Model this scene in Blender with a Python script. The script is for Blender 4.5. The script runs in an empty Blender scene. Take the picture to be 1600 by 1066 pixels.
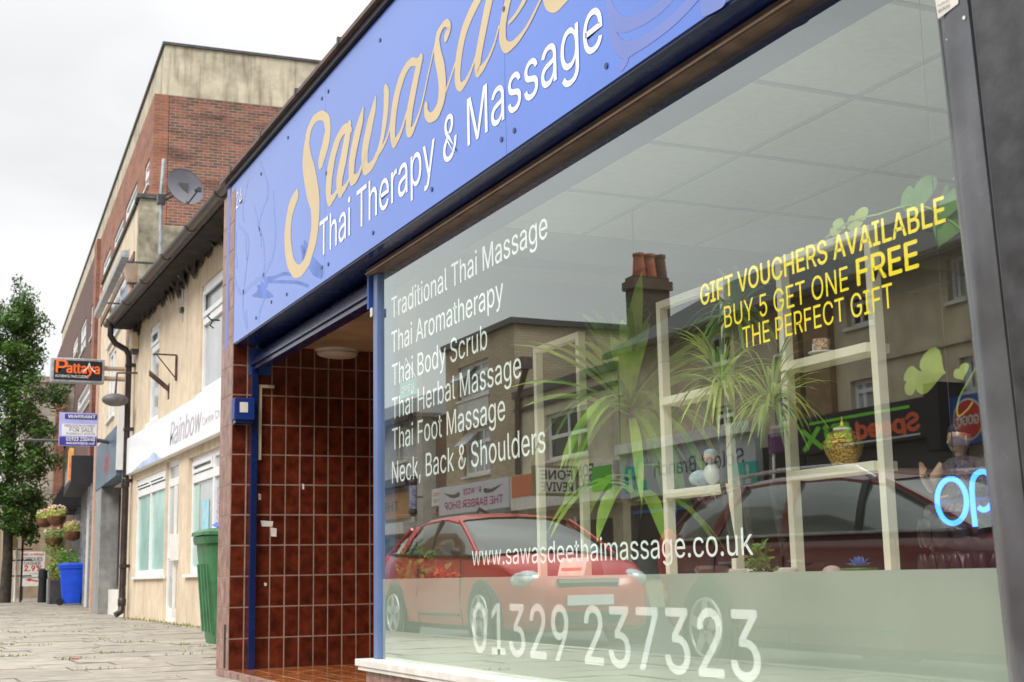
import bpy, bmesh, math, random
from mathutils import Vector, Matrix, noise as mnoise
random.seed(7)
S = bpy.context.scene
COL = S.collection
R = math.radians
# ------------------------------------------------------------------ camera, sky, sun, exposure
CR = Matrix(((0.90884219, -0.05430348, -0.41359038), (-0.41671135, -0.16313447, -0.89428116), (-0.01890826, 0.98510826, -0.17089236)))
EYE = Vector((0, 0, .62)); FPX = 2116.0
cam = bpy.data.objects.new('camera', bpy.data.cameras.new('camera')); COL.objects.link(cam)
cam.matrix_world = Matrix.Translation(EYE) @ CR.to_4x4()
cam.data.sensor_width = 36; cam.data.lens = FPX/1600*36; cam.data.clip_start = .05; cam.data.clip_end = 2000
cam.data.dof.use_dof = True; cam.data.dof.focus_distance = 5.6; cam.data.dof.aperture_fstop = 9
S.camera = cam
S.render.engine = 'CYCLES'
S.view_settings.view_transform = 'Standard'; S.view_settings.look = 'None'; S.view_settings.gamma = 1
S.view_settings.exposure = 0.85
S.cycles.max_bounces = 10; S.cycles.glossy_bounces = 6; S.cycles.transparent_max_bounces = 12
S.cycles.use_denoising = True; S.cycles.sample_clamp_indirect = 6
W = bpy.data.worlds.new('World'); S.world = W; W.use_nodes = True
SUN_EL, SUN_AZ = R(45), R(235)          # azimuth from +Y, clockwise
def world():
    nt = W.node_tree; N = nt.nodes; L = nt.links; N.clear()
    out = N.new('ShaderNodeOutputWorld'); bg = N.new('ShaderNodeBackground'); bg.inputs['Strength'].default_value = .1
    sky = N.new('ShaderNodeTexSky'); sky.sky_type = 'NISHITA'; sky.sun_disc = False
    sky.sun_elevation = SUN_EL; sky.sun_rotation = SUN_AZ; sky.air_density = 1.5; sky.dust_density = 4
    tc = N.new('ShaderNodeTexCoord'); sep = N.new('ShaderNodeSeparateXYZ'); L.new(tc.outputs['Generated'], sep.inputs[0])
    # overcast layer: brighter towards the zenith, soft grey cloud structure
    mr = N.new('ShaderNodeMapRange'); mr.interpolation_type = 'SMOOTHSTEP'
    mr.inputs[1].default_value = .3; mr.inputs[2].default_value = .95; mr.inputs[3].default_value = 5.75; mr.inputs[4].default_value = 19
    L.new(sep.outputs['Z'], mr.inputs[0])
    mp = N.new('ShaderNodeMapping'); mp.inputs['Scale'].default_value = (1.3, 1.3, 3.2); L.new(tc.outputs['Generated'], mp.inputs[0])
    nz = N.new('ShaderNodeTexNoise'); nz.inputs['Scale'].default_value = 2.2; nz.inputs['Detail'].default_value = 5; nz.inputs['Distortion'].default_value = .3
    L.new(mp.outputs[0], nz.inputs['Vector'])
    m2 = N.new('ShaderNodeMapRange'); m2.inputs[1].default_value = .35; m2.inputs[2].default_value = .66; m2.inputs[3].default_value = .84; m2.inputs[4].default_value = 1.05
    L.new(nz.outputs['Fac'], m2.inputs[0])
    mu = N.new('ShaderNodeMath'); mu.operation = 'MULTIPLY'; L.new(mr.outputs[0], mu.inputs[0]); L.new(m2.outputs[0], mu.inputs[1])
    cc = N.new('ShaderNodeCombineColor')
    for i, k in enumerate((.985, .99, 1.0)):
        q = N.new('ShaderNodeMath'); q.operation = 'MULTIPLY'; q.inputs[1].default_value = k; L.new(mu.outputs[0], q.inputs[0]); L.new(q.outputs[0], cc.inputs[i])
    mx = N.new('ShaderNodeMix'); mx.data_type = 'RGBA'; mx.inputs[0].default_value = .96
    L.new(sky.outputs[0], mx.inputs[6]); L.new(cc.outputs[0], mx.inputs[7])
    L.new(mx.outputs[2], bg.inputs['Color']); L.new(bg.outputs[0], out.inputs[0])
world()
sun = bpy.data.objects.new('sun', bpy.data.lights.new('sun', 'SUN')); COL.objects.link(sun)
sun.data.energy = 1.5; sun.data.angle = R(25); sun.data.color = (1, .96, .9)
_d = Vector((math.sin(SUN_AZ)*math.cos(SUN_EL), math.cos(SUN_AZ)*math.cos(SUN_EL), math.sin(SUN_EL)))
sun.rotation_euler = _d.to_track_quat('Z', 'Y').to_euler()

# ------------------------------------------------------------------ measuring helpers: where a sight line meets a real wall or floor
XG = 2.225                                   # the plane of the shop window
def ray(px, py): return CR @ Vector((px-800, -(py-533), -FPX))
def onX(px, py, x): r = ray(px, py); return EYE + r*(x/r.x)
def onY(px, py, y): r = ray(px, py); return EYE + r*(y/r.y)
def onZ(px, py, z): r = ray(px, py); return EYE + r*((z-EYE.z)/r.z)
def mX(px, py, x): p = onX(px, py, 2*XG-x); p.x = x; return p      # same, by way of the window's reflection
class Frame:
    def __init__(s, x, y, a): s.o = Vector((x, y, 0)); s.r = Matrix.Rotation(-a, 3, 'Z'); s.ri = s.r.inverted()
    def w(s, x, y, z): return s.o + s.r @ Vector((x, y, z))
    def hit(s, px, py, x):
        e = s.ri @ (EYE-s.o); d = s.ri @ ray(px, py); return e + d*((x-e.x)/d.x)
    def hitY(s, px, py, y):
        e = s.ri @ (EYE-s.o); d = s.ri @ ray(px, py); return e + d*((y-e.y)/d.y)
# ------------------------------------------------------------------ materials
MATS = {}
def mat(name, col, rough=.6, var=.12, scale=6, bump=.15, bscale=None, metal=0, coat=0, stain=0, streak=0, spec=.5, rand=0, emit=None, col2=None, big=0):
    if name in MATS: return MATS[name]
    m = bpy.data.materials.new(name); m.use_nodes = True; nt = m.node_tree; N = nt.nodes; L = nt.links
    b = N['Principled BSDF']; b.inputs['Roughness'].default_value = rough; b.inputs['Metallic'].default_value = metal
    b.inputs['Coat Weight'].default_value = coat; b.inputs['Coat Roughness'].default_value = .08; b.inputs['Specular IOR Level'].default_value = spec
    g = N.new('ShaderNodeNewGeometry'); nz = N.new('ShaderNodeTexNoise'); nz.inputs['Scale'].default_value = scale; nz.inputs['Detail'].default_value = 6
    L.new(g.outputs['Position'], nz.inputs['Vector'])
    c = Vector(col)
    c2 = Vector(col2) if col2 else c*(1-var*1.6)
    mx = N.new('ShaderNodeMix'); mx.data_type = 'RGBA'; mx.inputs[6].default_value = (*c2, 1); mx.inputs[7].default_value = (*(c*(1+var*.7)), 1)
    r_ = N.new('ShaderNodeMapRange'); r_.inputs[1].default_value = .32; r_.inputs[2].default_value = .68; L.new(nz.outputs['Fac'], r_.inputs[0]); L.new(r_.outputs[0], mx.inputs[0])
    cur = mx.outputs[2]
    def mul(cur, fac_out, lo, a=.35, bb=.7, tint=(1, 1, 1)):
        mr = N.new('ShaderNodeMapRange'); mr.inputs[1].default_value = a; mr.inputs[2].default_value = bb; mr.inputs[3].default_value = 0; mr.inputs[4].default_value = lo; L.new(fac_out, mr.inputs[0])
        k = N.new('ShaderNodeMix'); k.data_type = 'RGBA'; k.blend_type = 'MULTIPLY'; k.inputs[7].default_value = (*tint, 1); L.new(mr.outputs[0], k.inputs[0]); L.new(cur, k.inputs[6]); return k.outputs[2]
    if stain:
        n2 = N.new('ShaderNodeTexNoise'); n2.inputs['Scale'].default_value = 1.1; n2.inputs['Detail'].default_value = 8; n2.inputs['Roughness'].default_value = .65; L.new(g.outputs['Position'], n2.inputs['Vector'])
        cur = mul(cur, n2.outputs['Fac'], stain, .45, .72, (.35, .33, .3))
    if streak:
        mp = N.new('ShaderNodeMapping'); mp.inputs['Scale'].default_value = (4, 4, .35); L.new(g.outputs['Position'], mp.inputs[0])
        n3 = N.new('ShaderNodeTexNoise'); n3.inputs['Scale'].default_value = 1.6; n3.inputs['Detail'].default_value = 7; L.new(mp.outputs[0], n3.inputs['Vector'])
        cur = mul(cur, n3.outputs['Fac'], streak, .5, .75, (.32, .3, .28))
    if rand:
        oi = N.new('ShaderNodeObjectInfo'); cur = mul(cur, oi.outputs['Random'], rand, 0, 1, (.3, .3, .3))
    L.new(cur, b.inputs['Base Color'])
    if bump:
        nb = N.new('ShaderNodeTexNoise'); nb.inputs['Scale'].default_value = bscale or scale*8; nb.inputs['Detail'].default_value = 5; L.new(g.outputs['Position'], nb.inputs['Vector'])
        bp = N.new('ShaderNodeBump'); bp.inputs['Strength'].default_value = bump; bp.inputs['Distance'].default_value = .01; L.new(nb.outputs['Fac'], bp.inputs['Height']); L.new(bp.outputs[0], b.inputs['Normal'])
        rr = N.new('ShaderNodeMapRange'); rr.inputs[3].default_value = max(0, rough-.08); rr.inputs[4].default_value = min(1, rough+.1); L.new(nz.outputs['Fac'], rr.inputs[0]); L.new(rr.outputs[0], b.inputs['Roughness'])
    if emit:
        b.inputs['Emission Color'].default_value = (*emit[:3], 1); b.inputs['Emission Strength'].default_value = emit[3]
    MATS[name] = m; return m
def brickmat(name, c1, c2, mortar, scale=1, rough=.85, dark=.3, bw=.225, bh=.075, ms=.012, dirt=(.3, .28, .26), bump=.5):
    m = bpy.data.materials.new(name); m.use_nodes = True; nt = m.node_tree; N = nt.nodes; L = nt.links; b = N['Principled BSDF']; b.inputs['Roughness'].default_value = rough
    g = N.new('ShaderNodeNewGeometry'); sp = N.new('ShaderNodeSeparateXYZ'); L.new(g.outputs['Position'], sp.inputs[0])
    ad = N.new('ShaderNodeMath'); ad.operation = 'ADD'; L.new(sp.outputs[0], ad.inputs[0]); L.new(sp.outputs[1], ad.inputs[1])
    cb = N.new('ShaderNodeCombineXYZ'); L.new(ad.outputs[0], cb.inputs[0]); L.new(sp.outputs[2], cb.inputs[1])
    bt = N.new('ShaderNodeTexBrick'); bt.inputs['Scale'].default_value = 1; bt.inputs['Brick Width'].default_value = bw*scale; bt.inputs['Row Height'].default_value = bh*scale
    bt.inputs['Mortar Size'].default_value = ms*scale; bt.inputs['Mortar Smooth'].default_value = .3; bt.inputs['Bias'].default_value = 0
    bt.inputs['Color1'].default_value = (*c1, 1); bt.inputs['Color2'].default_value = (*c2, 1); bt.inputs['Mortar'].default_value = (*mortar, 1); L.new(cb.outputs[0], bt.inputs['Vector'])
    n2 = N.new('ShaderNodeTexNoise'); n2.inputs['Scale'].default_value = 1.4; n2.inputs['Detail'].default_value = 9; n2.inputs['Roughness'].default_value = .7
    mp = N.new('ShaderNodeMapping'); mp.inputs['Scale'].default_value = (.6, .6, 2.2); L.new(g.outputs['Position'], mp.inputs[0]); L.new(mp.outputs[0], n2.inputs['Vector'])
    mr = N.new('ShaderNodeMapRange'); mr.inputs[1].default_value = .42; mr.inputs[2].default_value = .68; mr.inputs[4].default_value = dark; L.new(n2.outputs['Fac'], mr.inputs[0])
    k = N.new('ShaderNodeMix'); k.data_type = 'RGBA'; k.blend_type = 'MULTIPLY'; k.inputs[7].default_value = (*dirt, 1); L.new(mr.outputs[0], k.inputs[0]); L.new(bt.outputs['Color'], k.inputs[6])
    L.new(k.outputs[2], b.inputs['Base Color'])
    bp = N.new('ShaderNodeBump'); bp.inputs['Strength'].default_value = bump; bp.inputs['Distance'].default_value = .008; bp.invert = True; L.new(bt.outputs['Fac'], bp.inputs['Height']); L.new(bp.outputs[0], b.inputs['Normal'])
    MATS[name] = m; return m
def glassmat(name, ior, tint=(1, 1, 1), rough=0.0, dust=0.0):
    m = bpy.data.materials.new(name); m.use_nodes = True; nt = m.node_tree; N = nt.nodes; L = nt.links; N.clear()
    out = N.new('ShaderNodeOutputMaterial'); tr = N.new('ShaderNodeBsdfTransparent'); tr.inputs[0].default_value = (*tint, 1)
    gl = N.new('ShaderNodeBsdfGlossy'); gl.inputs['Roughness'].default_value = rough; gl.inputs['Color'].default_value = (.93, 1, .965, 1)
    fr = N.new('ShaderNodeFresnel'); fr.inputs['IOR'].default_value = ior; g = N.new('ShaderNodeNewGeometry')
    iv = N.new('ShaderNodeMath'); iv.operation = 'SUBTRACT'; iv.inputs[0].default_value = 1; L.new(g.outputs['Backfacing'], iv.inputs[1])
    mu = N.new('ShaderNodeMath'); mu.operation = 'MULTIPLY'; L.new(fr.outputs[0], mu.inputs[0]); L.new(iv.outputs[0], mu.inputs[1])
    # double glazing: four surfaces reflect, R = 4f / (1 + 3f)
    k3 = N.new('ShaderNodeMath'); k3.operation = 'MULTIPLY_ADD'; k3.inputs[1].default_value = 3; k3.inputs[2].default_value = 1; L.new(mu.outputs[0], k3.inputs[0])
    k4 = N.new('ShaderNodeMath'); k4.operation = 'MULTIPLY'; k4.inputs[1].default_value = 4; L.new(mu.outputs[0], k4.inputs[0])
    dv = N.new('ShaderNodeMath'); dv.operation = 'DIVIDE'; L.new(k4.outputs[0], dv.inputs[0]); L.new(k3.outputs[0], dv.inputs[1]); mu = dv
    mx = N.new('ShaderNodeMixShader'); L.new(mu.outputs[0], mx.inputs[0]); L.new(tr.outputs[0], mx.inputs[1]); L.new(gl.outputs[0], mx.inputs[2])
    nz = N.new('ShaderNodeTexNoise'); nz.inputs['Scale'].default_value = 1.1; nz.inputs['Detail'].default_value = 1; L.new(g.outputs['Position'], nz.inputs['Vector'])
    bp = N.new('ShaderNodeBump'); bp.inputs['Strength'].default_value = .05; bp.inputs['Distance'].default_value = .006; L.new(nz.outputs['Fac'], bp.inputs['Height']); L.new(bp.outputs[0], gl.inputs['Normal'])
    if dust:
        df = N.new('ShaderNodeBsdfDiffuse'); df.inputs[0].default_value = (.6, .62, .6, 1); m3 = N.new('ShaderNodeMixShader'); m3.inputs[0].default_value = dust
        L.new(mx.outputs[0], m3.inputs[1]); L.new(df.outputs[0], m3.inputs[2]); L.new(m3.outputs[0], out.inputs[0])
    else: L.new(mx.outputs[0], out.inputs[0])
    MATS[name] = m; return m
# ------------------------------------------------------------------ geometry helpers
WM = {}
class MB:
    def __init__(s): s.v = []; s.f = []; s.mi = []; s.cur = 0
    def add(s, vs, fs):
        n = len(s.v); s.v += [Vector(v) for v in vs]; s.f += [[n+i for i in f] for f in fs]; s.mi += [s.cur]*len(fs); return s
    def box(s, x0, x1, y0, y1, z0, z1, fr=None):
        x0, x1 = sorted((x0, x1)); y0, y1 = sorted((y0, y1)); z0, z1 = sorted((z0, z1))
        vs = [(x, y, z) for z in (z0, z1) for x, y in ((x0, y0), (x1, y0), (x1, y1), (x0, y1))]
        if fr: vs = [fr.w(*v) for v in vs]
        return s.add(vs, [(0, 3, 2, 1), (4, 5, 6, 7), (0, 1, 5, 4), (1, 2, 6, 5), (2, 3, 7, 6), (3, 0, 4, 7)])
    def hexa(s, a, b):                       # two quads of four points, joined
        return s.add(list(a)+list(b), [(3, 2, 1, 0), (4, 5, 6, 7), (0, 1, 5, 4), (1, 2, 6, 5), (2, 3, 7, 6), (3, 0, 4, 7)])
    def prism(s, poly, d):                   # planar polygon extruded by a vector
        n = len(poly); d = Vector(d); vs = [Vector(p) for p in poly]+[Vector(p)+d for p in poly]
        return s.add(vs, [tuple(range(n))[::-1], tuple(range(n, 2*n))]+[(i, (i+1) % n, n+(i+1) % n, n+i) for i in range(n)])
    def tube(s, pts, r, n=8, caps=True, closed=False):
        pts = [Vector(p) for p in pts]; m = len(pts); rs = r if isinstance(r, (list, tuple)) else [r]*m
        vs = []; nrm = None
        for i, p in enumerate(pts):
            a = pts[(i-1) % m] if closed else pts[max(0, i-1)]; b = pts[(i+1) % m] if closed else pts[min(m-1, i+1)]
            t = (b-a).normalized()
            if nrm is None: nrm = t.orthogonal().normalized()
            nrm = (nrm - t*nrm.dot(t)).normalized(); bn = t.cross(nrm)
            for k in range(n):
                an = 2*math.pi*k/n; vs.append(p+(nrm*math.cos(an)+bn*math.sin(an))*rs[i])
        fs = [(i*n+k, i*n+(k+1) % n, ((i+1) % m)*n+(k+1) % n, ((i+1) % m)*n+k) for i in range(m if closed else m-1) for k in range(n)]
        if caps and not closed: fs += [tuple(range(n))[::-1], tuple((m-1)*n+k for k in range(n))]
        return s.add(vs, fs)
    def lathe(s, prof, c, n=24, sx=1, sy=1):
        c = Vector(c); vs = [c+Vector((r*math.cos(2*math.pi*k/n)*sx, r*math.sin(2*math.pi*k/n)*sy, z)) for r, z in prof for k in range(n)]
        m = len(prof); fs = [(i*n+k, i*n+(k+1) % n, (i+1)*n+(k+1) % n, (i+1)*n+k) for i in range(m-1) for k in range(n)]
        return s.add(vs, fs+[tuple(range(n))[::-1], tuple((m-1)*n+k for k in range(n))])
    def cyl(s, a, b, r, n=16): return s.tube([a, b], r, n)
    def ball(s, c, r, n=12, m=8, sc=(1, 1, 1)):
        c = Vector(c)
        prof = [(math.sin(math.pi*(i+.02)/(m+.04)), -math.cos(math.pi*(i+.02)/(m+.04))) for i in range(m+1)]
        vs = [c+Vector((q*math.cos(2*math.pi*k/n)*r*sc[0], q*math.sin(2*math.pi*k/n)*r*sc[1], z*r*sc[2])) for q, z in prof for k in range(n)]
        return s.add(vs, [(i*n+k, i*n+(k+1) % n, (i+1)*n+(k+1) % n, (i+1)*n+k) for i in range(m) for k in range(n)]+[tuple(range(n))[::-1], tuple(m*n+k for k in range(n))])
    def loft(s, rings, closed_ring=True, caps=True):
        n = len(rings[0]); vs = [p for r in rings for p in r]
        fs = [(i*n+k, i*n+(k+1) % n, (i+1)*n+(k+1) % n, (i+1)*n+k) for i in range(len(rings)-1) for k in range(n if closed_ring else n-1)]
        if caps: fs += [tuple(range(n))[::-1], tuple((len(rings)-1)*n+k for k in range(n))]
        return s.add(vs, fs)
    def build(s, name, m, parent=None, label=None, kind=None, smooth=False, bev=0, recalc=False):
        me = bpy.data.meshes.new(name); vs = s.v
        if parent is not None and parent in WM:
            iv = WM[parent].inverted(); vs = [iv @ v for v in vs]
        me.from_pydata([tuple(v) for v in vs], [], s.f)
        for q in (m if isinstance(m, (list, tuple)) else [m]): me.materials.append(q)
        if isinstance(m, (list, tuple)): me.polygons.foreach_set('material_index', s.mi)
        if recalc:
            bm = bmesh.new(); bm.from_mesh(me); bmesh.ops.recalc_face_normals(bm, faces=bm.faces); bm.to_mesh(me); bm.free()
        if smooth:
            me.polygons.foreach_set('use_smooth', [True]*len(me.polygons))
            try: me.set_sharp_from_angle(angle=R(38))
            except Exception: pass
        o = bpy.data.objects.new(name, me); COL.objects.link(o)
        if parent is not None:
            o.parent = parent
            WM[o] = WM.get(parent, Matrix.Identity(4)).copy()
        else: WM[o] = Matrix.Identity(4)
        if label: o['label'] = label
        if kind: o['kind'] = kind
        if bev:
            md = o.modifiers.new('bevel', 'BEVEL'); md.width = bev; md.segments = 2; md.limit_method = 'ANGLE'
        return o
def thing(name, loc, label, cat, group=None, rz=0):
    o = bpy.data.objects.new(name, None); COL.objects.link(o); o.empty_display_size = .1
    o.location = loc; o.rotation_euler.z = rz; WM[o] = Matrix.Translation(Vector(loc)) @ Matrix.Rotation(rz, 4, 'Z')
    o['label'] = label; o['category'] = cat
    if group: o['group'] = group
    return o
def tag(o, label, cat, group=None):
    o['label'] = label; o['category'] = cat
    if group: o['group'] = group
    return o
def kids(o): return [c for c in ALLKIDS.get(o, [])] if o in ALLKIDS else list(o.children)
ALLKIDS = {}
def copy_tree(o, parent=None):
    c = o.copy(); COL.objects.link(c)
    if parent: c.parent = parent
    for ch in list(o.children): copy_tree(ch, c)
    return c
def B(name, m, parent, *boxes, fr=None, **kw):
    mb = MB()
    for b in boxes: mb.box(*b, fr=fr)
    return mb.build(name, m, parent, **kw)
# text: made once as a flat outline, then laid on a real plane
_TX = {}
FONT = None
try:
    import os
    _fd = bpy.utils.system_resource('DATAFILES', path='fonts')
    FONT = bpy.data.fonts.load(os.path.join(_fd, 'Inter.woff2'))     # the sans-serif that ships inside Blender
except Exception: FONT = None
def textmesh(s, bold=0, res=3):
    k = (s, bold)
    if k not in _TX:
        cu = bpy.data.curves.new('t', 'FONT'); cu.body = s; cu.resolution_u = res; cu.offset = bold
        if FONT: cu.font = FONT
        ob = bpy.data.objects.new('t', cu); COL.objects.link(ob); bpy.context.view_layer.update()
        me = bpy.data.meshes.new_from_object(ob); COL.objects.unlink(ob); bpy.data.objects.remove(ob)
        _TX[k] = ([v.co.copy() for v in me.vertices], [list(p.vertices) for p in me.polygons])
        bpy.data.meshes.remove(me)
    return _TX[k]
CAP = max(v.y for v in textmesh('H')[0])
def text(s, o, u, width, cap, m, parent, name='lettering', bold=0, up=(0, 0, 1), lift=.0015, slant=0, label=None, mb=None):
    """o = baseline start, u = reading direction, width of the whole line, cap = capital height"""
    vs, fs = textmesh(s, 0); x0 = min(v.x for v in vs); x1 = max(v.x for v in vs)
    u = Vector(u).normalized(); up = Vector(up); n = u.cross(up).normalized(); o = Vector(o); k = width/(x1-x0); h = cap/CAP
    b = mb or MB(); b.add([o+u*((v.x-x0)*k+v.y*h*slant)+up*(v.y*h)+n*lift for v in vs], fs)
    if bold > .008:                          # heavier weight: the same outline laid again beside itself
        e = h*bold*.55
        for i, (a, c) in enumerate(((e, 0), (-e, 0), (0, e*.7), (0, -e*.7))): b.add([o+u*((v.x-x0)*k+v.y*h*slant+a)+up*(v.y*h+c)+n*(lift+.00012*(i+1)) for v in vs], fs)
    return b if mb else b.build(name, m, parent, label=label)
def smoothpts(pts, n=6):
    P = [pts[0]]+list(pts)+[pts[-1]]; out = []
    for i in range(1, len(P)-2):
        p0, p1, p2, p3 = [Vector(q) for q in P[i-1:i+3]]
        for k in range(n):
            t = k/n; out.append(.5*((2*p1)+(p2-p0)*t+(2*p0-5*p1+4*p2-p3)*t*t+(3*p1-p0-3*p2+p3)*t**3))
    out.append(Vector(pts[-1])); return out
def stroke(mb, pts, wid, nrm, n=8, lift=.002, rnd=True):
    """flat ribbon through 3-D points lying in the plane with normal nrm; wid = width at each point"""
    P = smoothpts([(*p, w) for p, w in zip(pts, wid)] if False else [tuple(p) for p in pts], n)
    Wd = []
    for i in range(len(wid)-1):
        for k in range(n): t = k/n; t = t*t*(3-2*t); Wd.append(wid[i]*(1-t)+wid[i+1]*t)
    Wd.append(wid[-1]); nrm = Vector(nrm).normalized(); L_, R_ = [], []
    for i, p in enumerate(P):
        t = (P[min(i+1, len(P)-1)]-P[max(i-1, 0)]).normalized(); s_ = nrm.cross(t).normalized(); L_.append(p+s_*Wd[i]/2+nrm*lift); R_.append(p-s_*Wd[i]/2+nrm*lift)
    k = len(P); mb.add(L_+R_, [(i, i+1, k+i+1, k+i) for i in range(k-1)])
    if rnd:
        for e, j in ((0, 1), (k-1, k-2)):
            c = P[e]+nrm*lift; d = (P[e]-P[j]).normalized(); s_ = nrm.cross(d); r = Wd[e]/2
            mb.add([c+(s_*math.cos(a)+d*math.sin(a))*r for a in [math.pi*q/8 for q in range(9)]], [tuple(range(9))])
    return mb
# ------------------------------------------------------------------ materials in use
m_navy = mat('navy_paint', (.005, .018, .095), .25, .1, 5, .05, coat=.3)
m_blue = mat('blue_powder_coat', (.03, .085, .34), .35, .1, 5, .04)
m_black = mat('black_paint', (.012, .013, .02), .45, .2, 8, .1)
m_grout = mat('tile_grout', (.33, .23, .18), .9, .15, 20, .2)
m_tile = mat('brown_glazed_tile', (.125, .022, .009), .2, .4, 14, .05, bscale=9, coat=.35, rand=.35, col2=(.058, .010, .005))
m_tile_f = mat('brown_glazed_floor_tile', (.36, .12, .035), .25, .3, 9, .06, bscale=12, coat=.3, rand=.3, col2=(.2, .055, .015))
m_tile_p = mat('weathered_pinkish_tile', (.36, .22, .18), .35, .25, 12, .1, bscale=20, rand=.25, col2=(.2, .1, .08))
m_timber = mat('brown_timber', (.13, .08, .06), .5, .3, 10, .2, streak=.3)
m_white = mat('white_upvc', (.78, .79, .79), .35, .04, 4, .02)
m_sill = mat('white_painted_sill', (.78, .75, .7), .5, .1, 8, .1, stain=.25)
m_cream = mat('cream_render', (.69, .57, .42), .85, .08, 4, .3, bscale=60, stain=.25, streak=.35)
m_concrete = mat('mossy_concrete', (.40, .37, .27), .9, .3, 5, .4, bscale=40, stain=.75, streak=.3)
m_parapet = mat('stained_cream_render', (.52, .47, .36), .9, .1, 3, .3, bscale=40, stain=.7, streak=.85)
m_gutter = mat('brown_gutter', (.075, .055, .045), .4, .3, 8, .15)
m_pipe = mat('dark_downpipe', (.03, .022, .022), .35, .3, 6, .1)
m_buffpipe = mat('buff_downpipe', (.42, .30, .24), .6, .15, 6, .1)
m_tin = mat('galvanised_metal', (.42, .43, .44), .4, .2, 12, .1, metal=.6)
m_dark = mat('dark_grey_metal', (.06, .06, .065), .4, .2, 8, .1)
m_slab = mat('concrete_paving', (.38, .34, .28), .62, .18, 7, .35, bscale=70, stain=.35, rand=.3)
m_slabj = mat('paving_joint_sand', (.10, .09, .065), .95, .4, 9, .5)
m_asph = mat('asphalt', (.06, .06, .062), .8, .25, 20, .5, bscale=150)
m_kerb = mat('kerb_concrete', (.33, .32, .3), .8, .15, 8, .3)
m_slate = mat('grey_roof_slate', (.085, .085, .09), .6, .3, 5, .3, streak=.3)
m_int = mat('tan_interior_wall', (.17, .115, .07), .8, .06, 3, .05)
m_ply = mat('pale_birch_shelf', (.93, .88, .74), .5, .05, 6, .03)
m_intfl = mat('brown_laminate_floor', (.2, .12, .07), .5, .2, 5, .1)
m_ceil = mat('white_ceiling_tile', (.7, .7, .64), .9, .04, 30, .2, bscale=120)
m_cgrid = mat('ceiling_grid_bar', (.38, .38, .35), .5, .05)
m_brick = brickmat('weathered_red_brick', (.29, .10, .06), (.12, .06, .045), (.25, .21, .18), dark=1, dirt=(.34, .33, .32), ms=.011)
m_brick2 = brickmat('orange_red_brick', (.36, .12, .06), (.26, .085, .05), (.25, .18, .14), dark=.6)
m_brickdk = brickmat('dark_brown_brick', (.14, .06, .045), (.1, .05, .04), (.13, .1, .09), dark=.4)
m_bbuff = brickmat('buff_brick', (.52, .42, .28), (.42, .34, .23), (.32, .28, .22), dark=.4)
m_bred = brickmat('dull_red_brick', (.17, .07, .05), (.13, .06, .05), (.18, .15, .13), dark=.4)
m_glass = glassmat('shop_window_glass', 1.68, (.98, 1, .98), dust=.004)
m_wglass = mat('dark_window_glass', (.03, .04, .042), .04, .3, 1.5, 0, coat=0, spec=1)
m_wlight = mat('curtained_window_glass', (.42, .45, .46), .12, .1, 2, 0, spec=1)
m_teal = mat('teal_privacy_film', (.32, .55, .50), .2, .1, 3, 0, spec=1)
m_leaf = mat('tree_leaf', (.055, .115, .022), .5, .5, 2.5, 0, col2=(.022, .05, .012), spec=.3)
for nm in ('tree_leaf',): pass
def leafmat(name, c1, c2, sc=4, tr=.35):
    m = mat(name, c1, .38, .3, sc, 0, col2=c2, spec=.4); b = m.node_tree.nodes['Principled BSDF']
    nt = m.node_tree; t = nt.nodes.new('ShaderNodeBsdfTranslucent'); x = nt.nodes.new('ShaderNodeMixShader'); x.inputs[0].default_value = tr
    for l in list(nt.links):
        if l.to_socket == b.inputs['Base Color']: nt.links.new(l.from_socket, t.inputs[0])
    o = [n for n in nt.nodes if n.type == 'OUTPUT_MATERIAL'][0]
    nt.links.new(b.outputs[0], x.inputs[1]); nt.links.new(t.outputs[0], x.inputs[2]); nt.links.new(x.outputs[0], o.inputs[0]); return m
m_leafy = leafmat('bright_strap_leaf', (.62, .85, .16), (.20, .42, .06), tr=.5)
m_leafd = leafmat('mid_green_leaf', (.18, .38, .06), (.06, .16, .02))
m_leafp = leafmat('yellow_green_leaf', (.55, .66, .14), (.26, .38, .07), tr=.45)
m_leaft = leafmat('dark_tree_leaf', (.085, .17, .03), (.03, .075, .015), 1.3, .3)
m_bark = mat('tree_bark', (.05, .04, .03), .9, .4, 6, .6)
m_gold = mat('beige_gold_vinyl', (.62, .50, .30), .45, .03, 3, 0)
m_wvinyl = mat('white_vinyl', (.86, .88, .88), .4, .02, 3, 0)
m_gvinyl = mat('frosted_white_vinyl', (.80, .90, .86), .5, .02, 3, 0)
m_yvinyl = mat('yellow_vinyl', (.95, .78, .01), .4, .02, 3, 0)
m_lilac = mat('lilac_grey_print', (.16, .22, .56), .4, .05, 3, 0)
m_lblue = mat('mid_blue_print', (.10, .20, .62), .4, .2, 9, 0)

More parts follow.
